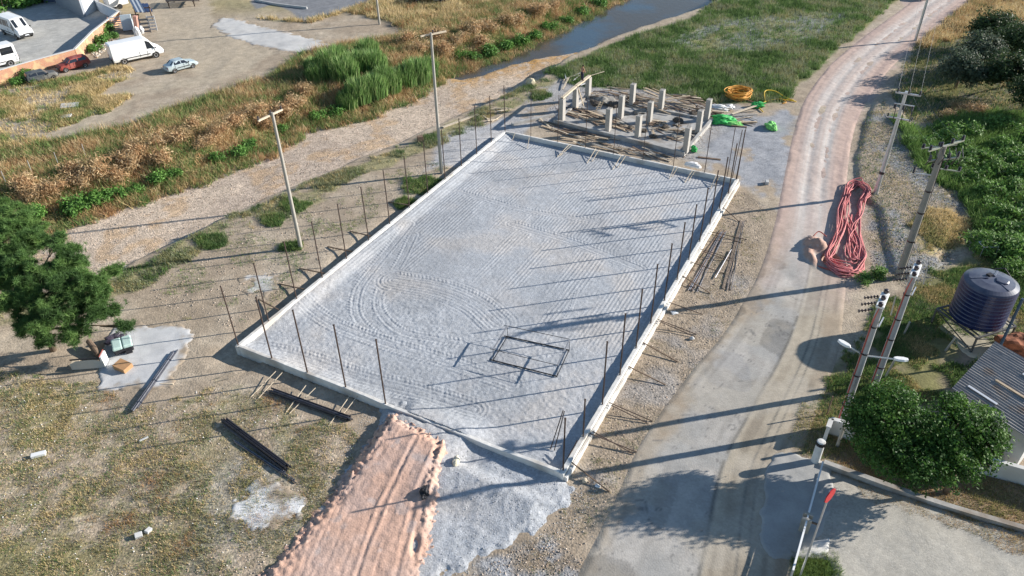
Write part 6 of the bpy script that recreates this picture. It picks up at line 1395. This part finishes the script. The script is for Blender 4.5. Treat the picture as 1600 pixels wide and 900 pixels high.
# pine
def pine(name, label, base, lobes, n_clump, seed):
    t_ = thing(name, label, 'tree', base); rs = np.random.RandomState(seed); base = np.asarray(base, float); mb = MB(); top = max(c[2] for c, _ in lobes)
    mb.tube([(0, 0, -.3), (.1, .1, top*.4), (0, .2, top*.8), (0, .2, top)], [.24, .19, .11, .04], 10)
    pts = []
    for c, r_ in lobes:
        c = c-base; a = np.array([0, .1, max(.8, c[2]*.72)]); mb.tube([tuple(a), tuple((a+c)/2+[0, 0, .15]), tuple(c)], [.09, .06, .02], 6)
        m_ = int(n_clump*(r_[0]*r_[1])/sum(l[1][0]*l[1][1] for l in lobes))
        nq = max(8, int(13*r_[0]*r_[1])); d = rs.normal(0, 1, (nq, 3)); d /= np.linalg.norm(d, axis=1)[:, None]; qs = c+d*np.array(r_)*rs.uniform(.45, 1.12, (nq, 1)); qs = np.repeat(qs, m_//nq+1, 0)[:m_]
        out_ = rs.rand(m_, 1); p = qs*(1-.35*out_)+c*.35*out_+rs.normal(0, 1, (m_, 3))*np.array([.17, .17, .12]); pts.append(p)
        for q in p[::max(1, m_//14)][:14]: mb.tube([tuple(c*.7+a*.3), tuple((c+q)/2), tuple(q)], [.035, .025, .01], 4)
    mb.build("trunk", M_BARK, t_, smooth_=True)
    p = np.concatenate(pts); g = fbm(p[:, 0]+p[:, 2]*.6, p[:, 1]-p[:, 2], .8, 3, seed+1); p = p[g > .30]; n = len(p); nb = 26
    P = np.repeat(p, nb, 0); d = rs.normal(0, 1, (n*nb, 3)); d[:, 2] = d[:, 2]*.8+.35; d /= np.linalg.norm(d, axis=1)[:, None]; L = rs.uniform(.20, .42, (n*nb, 1)); sd = np.cross(d, rs.normal(0, 1, (n*nb, 3))); sd /= np.linalg.norm(sd, axis=1)[:, None]
    V = np.stack([P-sd*.015, P+sd*.015, P+d*L], 1); pal = np.array([(.06, .12, .035), (.085, .165, .045), (.12, .22, .06), (.17, .28, .08)])
    c = np.repeat(pal[np.clip((fbm(p[:, 0], p[:, 1]+p[:, 2], .9, 3, seed+4)*1.6-.3)*4+rs.normal(0, .4, n), 0, 3).astype(int)], nb, 0)*rs.uniform(.75, 1.3, (n*nb, 1)); c = np.repeat(c, 3, 0)
    np_mesh("crown", V.reshape(-1, 3), np.arange(n*nb*3).reshape(-1, 3), M_LEAF, c, parent=t_); return t_
pb_ = GT(92, 548)
pine("pine_tree", 'large bushy green pine at the left edge beside the cement patch', (pb_[0]-.4, pb_[1], 0), [lobe(110, 405, 6.0, (1.5, 1.5, 1.1)), lobe(60, 440, 5.6, (1.7, 1.6, 1.2)), lobe(130, 450, 5.0, (1.6, 1.5, 1.)), lobe(80, 490, 4.2, (1.7, 1.5, 1.)), lobe(140, 485, 3.8, (1.2, 1.2, .9)), lobe(20, 470, 4.8, (1.3, 1.3, .9)), lobe(170, 420, 4.6, (.7, .8, .6)), lobe(168, 455, 4.0, (.8, .8, .6)), lobe(75, 525, 2.8, (1.0, .8, .7)), lobe(195, 508, 2.6, (.5, .5, .4)), lobe(115, 520, 2.8, (1.0, .8, .6)), lobe(90, 375, 6.2, (.9, .8, .7)), lobe(20, 420, 5.4, (1.5, 1.4, 1.0)), lobe(50, 505, 3.6, (1.3, 1.2, .9)), lobe(110, 440, 5.6, (1.5, 1.4, 1.)), lobe(175, 480, 3.2, (.8, .8, .6)), lobe(-5, 440, 5., (1.3, 1.2, .9))], 9500, 81)
pb_ = GT(20, 470)
pine("pine_tree", 'smaller pine behind the large one, cut by the left edge', (pb_[0]-1.5, pb_[1], 0), [lobe(15, 350, 5.6, (1.7, 1.5, 1.1)), lobe(45, 375, 5.0, (1.4, 1.2, .9)), lobe(-20, 380, 5.2, (1.6, 1.4, 1.)), lobe(5, 415, 4.4, (1.4, 1.2, .9)), lobe(30, 330, 5.4, (.8, .8, .7)), lobe(-10, 320, 5.8, (1., 1., .8)), lobe(55, 350, 4.6, (1., .9, .7)), lobe(20, 395, 4.8, (1.4, 1.2, .9))], 5200, 82)
# olives and other trees far right
PO = [(.05, .075, .045), (.07, .10, .06), (.10, .13, .085), (.13, .16, .11)]; PD = [(.025, .05, .02), (.04, .07, .025), (.055, .09, .035), (.07, .11, .045)]
far = [((1492, 138), [lobe(1505, 100, 3.4, 2.1), lobe(1522, 115, 2.8, 1.7), lobe(1488, 108, 2.8, 1.5)], PO, 'grey green olive tree standing apart, left of the dark trees'),
       ((1528, 105), [lobe(1530, 72, 3.6, 2.2), lobe(1512, 82, 3., 1.6), lobe(1548, 80, 3.2, 1.8)], PO, 'olive tree behind the one standing apart'),
       ((1548, 60), [lobe(1552, 38, 3.4, 2.6), lobe(1535, 44, 2.8, 1.8), lobe(1572, 42, 3., 2.)], PD, 'dark round tree at the far right, farthest from the camera'),
       ((1590, 90), [lobe(1590, 60, 3.8, 2.6), lobe(1612, 66, 3.4, 2.4)], PD, 'dark tree cut by the right edge, second from the top'),
       ((1575, 135), [lobe(1575, 105, 3.6, 2.3), lobe(1555, 115, 2.9, 1.6), lobe(1600, 110, 3.4, 2.2)], PD, 'dark tree by the right edge, below the other dark ones'),
       ((1620, 165), [lobe(1612, 140, 3.4, 2.2), lobe(1640, 140, 3.4, 2.4)], PD, 'lowest dark tree at the right edge above the undergrowth')]
for i, (b_, L, pal, lab) in enumerate(far):
    g = GT(*b_); tree("olive_tree" if pal is PO else "dark_tree", lab, 'tree', g, L, 9000, .34, pal, 90+i, .16, 'trees at the far right', shell=.5, gap=.36, gscale=.8, aspect=.4)
# bushes: three of each kind, copied
def bush_proto(kind, seed):
    rs = random.Random(seed); L = []
    for k in range(5): L.append(((rs.uniform(-.45, .45), rs.uniform(-.45, .45), rs.uniform(.25, .6)), (rs.uniform(.4, .65),)*2+(rs.uniform(.3, .5),)))
    t_ = thing(kind, 'x', 'bush')
    if kind == "leafy_bush": leaf_cloud("foliage", L, 1500, .17, [(.07, .16, .035), (.10, .22, .045), (.14, .28, .06)], seed, t_, shell=.6, gap=.3, gscale=.3)
    elif kind == "dry_bush":
        leaf_cloud("foliage", L, 2200, .16, [(.44, .27, .14), (.54, .36, .19), (.60, .45, .27), (.34, .24, .12)], seed, t_, shell=.8, gap=.33, gscale=.3, aspect=.18, up=.1)
    else: leaf_cloud("foliage", L, 1900, .18, [(.09, .17, .04), (.13, .24, .055), (.17, .30, .07)], seed, t_, shell=.6, gap=.3, gscale=.35, aspect=.3)
    mb = MB()
    for k in range(6):
        a = k*1.05+rs.random(); mb.tube([(0, 0, -.1), (math.cos(a)*.25, math.sin(a)*.25, .35), (math.cos(a)*.5, math.sin(a)*.5, .6)], [.03, .02, .008], 4)
    mb.build("stem", M_BARK, t_); return t_
def plant_all(kind, pts, label, group, seed):
    pts = sorted(pts); nP = min(3, len(pts)); pr = [bush_proto(kind, seed+i) for i in range(nP)]
    for i, p in enumerate(pts):
        g = GT(p[0], p[1]); s = p[2]*random.uniform(.9, 1.1); lab = label % ORD[i]; sc = (s, s, s*random.uniform(.8, 1.05))
        if i < nP:
            o = pr[i]; o.location = g; o.rotation_euler = (0, 0, random.uniform(0, 6)); o.scale = sc; o['label'] = lab; o['group'] = group
        else: dup(pr[i % nP], g, random.uniform(0, 6), lab, group, sc)
plant_all("leafy_bush", [(18, 350, 1.5), (60, 338, 1.4), (120, 332, 1.6), (142, 322, 1.3), (165, 318, 1.7), (190, 308, 1.4), (212, 302, 1.3), (250, 283, 1.4), (275, 276, 1.1), (340, 252, 1.2), (372, 243, 1.4), (390, 232, 1.2), (440, 205, 1.1), (500, 187, 1.5), (525, 180, 1.6), (545, 172, 1.3), (740, 95, 1.6), (722, 92, 1.3), (762, 88, 1.8), (790, 76, 1.8), (812, 70, 1.7), (835, 60, 1.6), (860, 48, 1.8), (885, 36, 1.7), (910, 24, 1.8), (935, 10, 1.8)], 'green leafy bush at the foot of the far river bank, %s from the left', 'leafy bushes at the foot of the far bank', 201)
plant_all("dry_bush", [(35, 300, 1.95), (62, 310, 1.95), (95, 300, 2.32), (128, 292, 2.07), (150, 275, 2.32), (110, 270, 1.83), (178, 285, 1.95), (205, 262, 2.07), (222, 240, 2.07), (250, 255, 1.83), (262, 230, 2.20), (290, 222, 2.20), (318, 230, 1.95), (300, 205, 1.83), (345, 212, 2.20), (372, 200, 1.95), (395, 182, 1.95), (420, 200, 2.20), (448, 180, 1.95), (465, 165, 1.95), (480, 150, 1.83), (640, 68, 2.20), (665, 80, 2.20), (690, 62, 2.44), (690, 85, 2.07), (715, 70, 2.20), (735, 52, 2.44), (765, 50, 2.32), (755, 70, 1.95), (790, 40, 2.44), (815, 38, 2.20), (840, 22, 2.44), (865, 14, 2.44)], 'dried brown bush on the far river bank, %s from the left', 'dried bushes on the far bank', 211)
plant_all("green_shrub", [(1450, 232, 1.6), (1472, 250, 1.6), (1500, 232, 1.8), (1525, 250, 2.), (1545, 280, 2.1), (1520, 215, 1.9), (1562, 235, 2.2), (1590, 250, 2.2), (1570, 310, 2.2), (1595, 330, 2.2), (1545, 330, 1.5), (1530, 390, 1.9), (1560, 388, 2.4), (1588, 402, 2.2), (1555, 365, 2.0), (1480, 215, 2.0), (1500, 260, 2.0), (1512, 285, 1.8), (1540, 305, 2.0), (1575, 265, 2.4), (1600, 285, 2.4), (1605, 365, 2.4), (1580, 345, 2.2), (1550, 200, 1.8), (1580, 205, 2.2), (1605, 225, 2.4), (1460, 222, 1.3), (1575, 430, 1.6), (1425, 222, 1.1), (1370, 430, 1.1), (1350, 440, .9)], 'green shrub on the overgrown ground at the right, %s from the left', 'shrubs at the right', 221)
plant_all("dry_bush", [(1497, 172, 1.5), (1520, 178, 1.7), (1482, 182, 1.2)], 'dried golden bush below the olive trees, %s from the left', 'golden bushes below the olives', 231)
plant_all("leafy_bush", [(40, 120, 1.3), (52, 128, 1.2), (170, 52, 1.6), (160, 66, 1.6), (30, 132, 1.4), (150, 80, 1.2), (5, 14, 3.0), (30, 8, 3.2), (60, 2, 3.2), (-15, 22, 3.0), (80, -6, 3.)], 'wild green bush around the concrete lot, %s from the left', 'bushes around the concrete lot', 241)
# reeds
def reed_proto(seed):
    rs = np.random.RandomState(seed); n = 1300; t_ = thing("reed_clump", 'x', 'reeds'); r_ = np.sqrt(rs.rand(n)); a = rs.rand(n)*6.28; x = r_*np.cos(a)*1.4; y = r_*np.sin(a)*1.4
    h = rs.uniform(1.3, 2.5, n)*(1-.35*r_**2); a2 = a+rs.normal(0, .8, n); bend = rs.uniform(.15, .6, n)*h*.5; w_ = rs.uniform(.03, .06, n); sx = -np.sin(a2)*w_; sy = np.cos(a2)*w_
    V = np.zeros((n, 5, 3)); mx = x+np.cos(a2)*bend*.25; my = y+np.sin(a2)*bend*.25
    V[:, 0] = np.stack([x-sx*.6, y-sy*.6, 0*x], 1); V[:, 1] = np.stack([x+sx*.6, y+sy*.6, 0*x], 1); V[:, 2] = np.stack([mx+sx, my+sy, h*.6], 1); V[:, 3] = np.stack([mx-sx, my-sy, h*.6], 1); V[:, 4] = np.stack([x+np.cos(a2)*bend, y+np.sin(a2)*bend, h], 1)
    pal = np.array([(.10, .19, .055), (.15, .27, .075), (.21, .34, .10), (.29, .38, .15)]); c = pal[rs.randint(0, 4, n)]*rs.uniform(.8, 1.2, (n, 1)); c = np.repeat(c, 5, 0)
    i = np.arange(n)*5; F = np.concatenate([np.stack([i, i+1, i+2, i+3], 1), np.stack([i+3, i+2, i+4, i+4], 1)])
    me_v = V.reshape(-1, 3); T = np.concatenate([np.stack([i, i+1, i+2], 1), np.stack([i, i+2, i+3], 1), np.stack([i+3, i+2, i+4], 1)])
    np_mesh("foliage", me_v, T, M_LEAF, c, parent=t_); return t_
rp_ = [reed_proto(301), reed_proto(302)]
pts = sorted([(500, 128, 1.1), (520, 118, 1.2), (540, 128, 1.15), (560, 112, 1.2), (585, 112, 1.1), (492, 112, .9), (575, 92, 1.), (545, 168, .85), (562, 158, 1.), (585, 150, 1.05), (608, 142, 1.), (632, 132, 1.1), (652, 128, 1.1), (668, 118, .9), (600, 128, .8), (530, 98, .9), (1500, 150, .6)])[:16]
for i, p in enumerate(pts):
    g = GT(p[0], p[1]); lab = f'tall green reed clump on the far river bank, {ORD[i]} from the left'
    if i < 2: o = rp_[i]; o.location = g; o.scale = (p[2],)*3; o['label'] = lab; o['group'] = 'reed clumps'
    else: dup(rp_[i % 2], g, random.uniform(0, 6), lab, 'reed clumps', (p[2]*1.15, p[2]*1.15, p[2]*random.uniform(1.0, 1.4)))
plant_all("leafy_bush", [(38, 112, 1.1), (178, 60, 1.0)], 'small yellow green bush against the wall, %s from the left', 'small bushes at the wall', 251)
# clutter on the building site: blocks, buckets, wheelbarrow-like heaps
M_DSC = mat("dark_scrap", (.09, .075, .06), .9, var=.4, scale=4)
for i, (px, py, s_) in enumerate([(945, 160, 1.5), (958, 165, 1.2), (930, 163, 1.1), (1000, 176, 1.0), (1005, 205, .7), (1040, 200, .8), (1052, 215, .7), (1020, 214, .6), (985, 200, .6), (975, 178, .8), (1060, 190, .9), (1085, 180, 1.0)]):
    blob("debris_heap", 'heap', 'debris heap', G(px, py, .24), (s_*1.5, s_, s_*.5), M_DSC if i % 3 else M_WOODG, 500+i, 3, .6, random.uniform(0, 3))
for i, o in enumerate(sorted([o for o in COL.objects if o.name.startswith('debris_heap')], key=lambda o: o.location.x/o.location.y)):
    o['label'] = f'low heap of debris on the half built house floor, {ORD[i]} from the left'; o['category'] = 'debris heap'; o['group'] = 'debris heaps on the house floor'
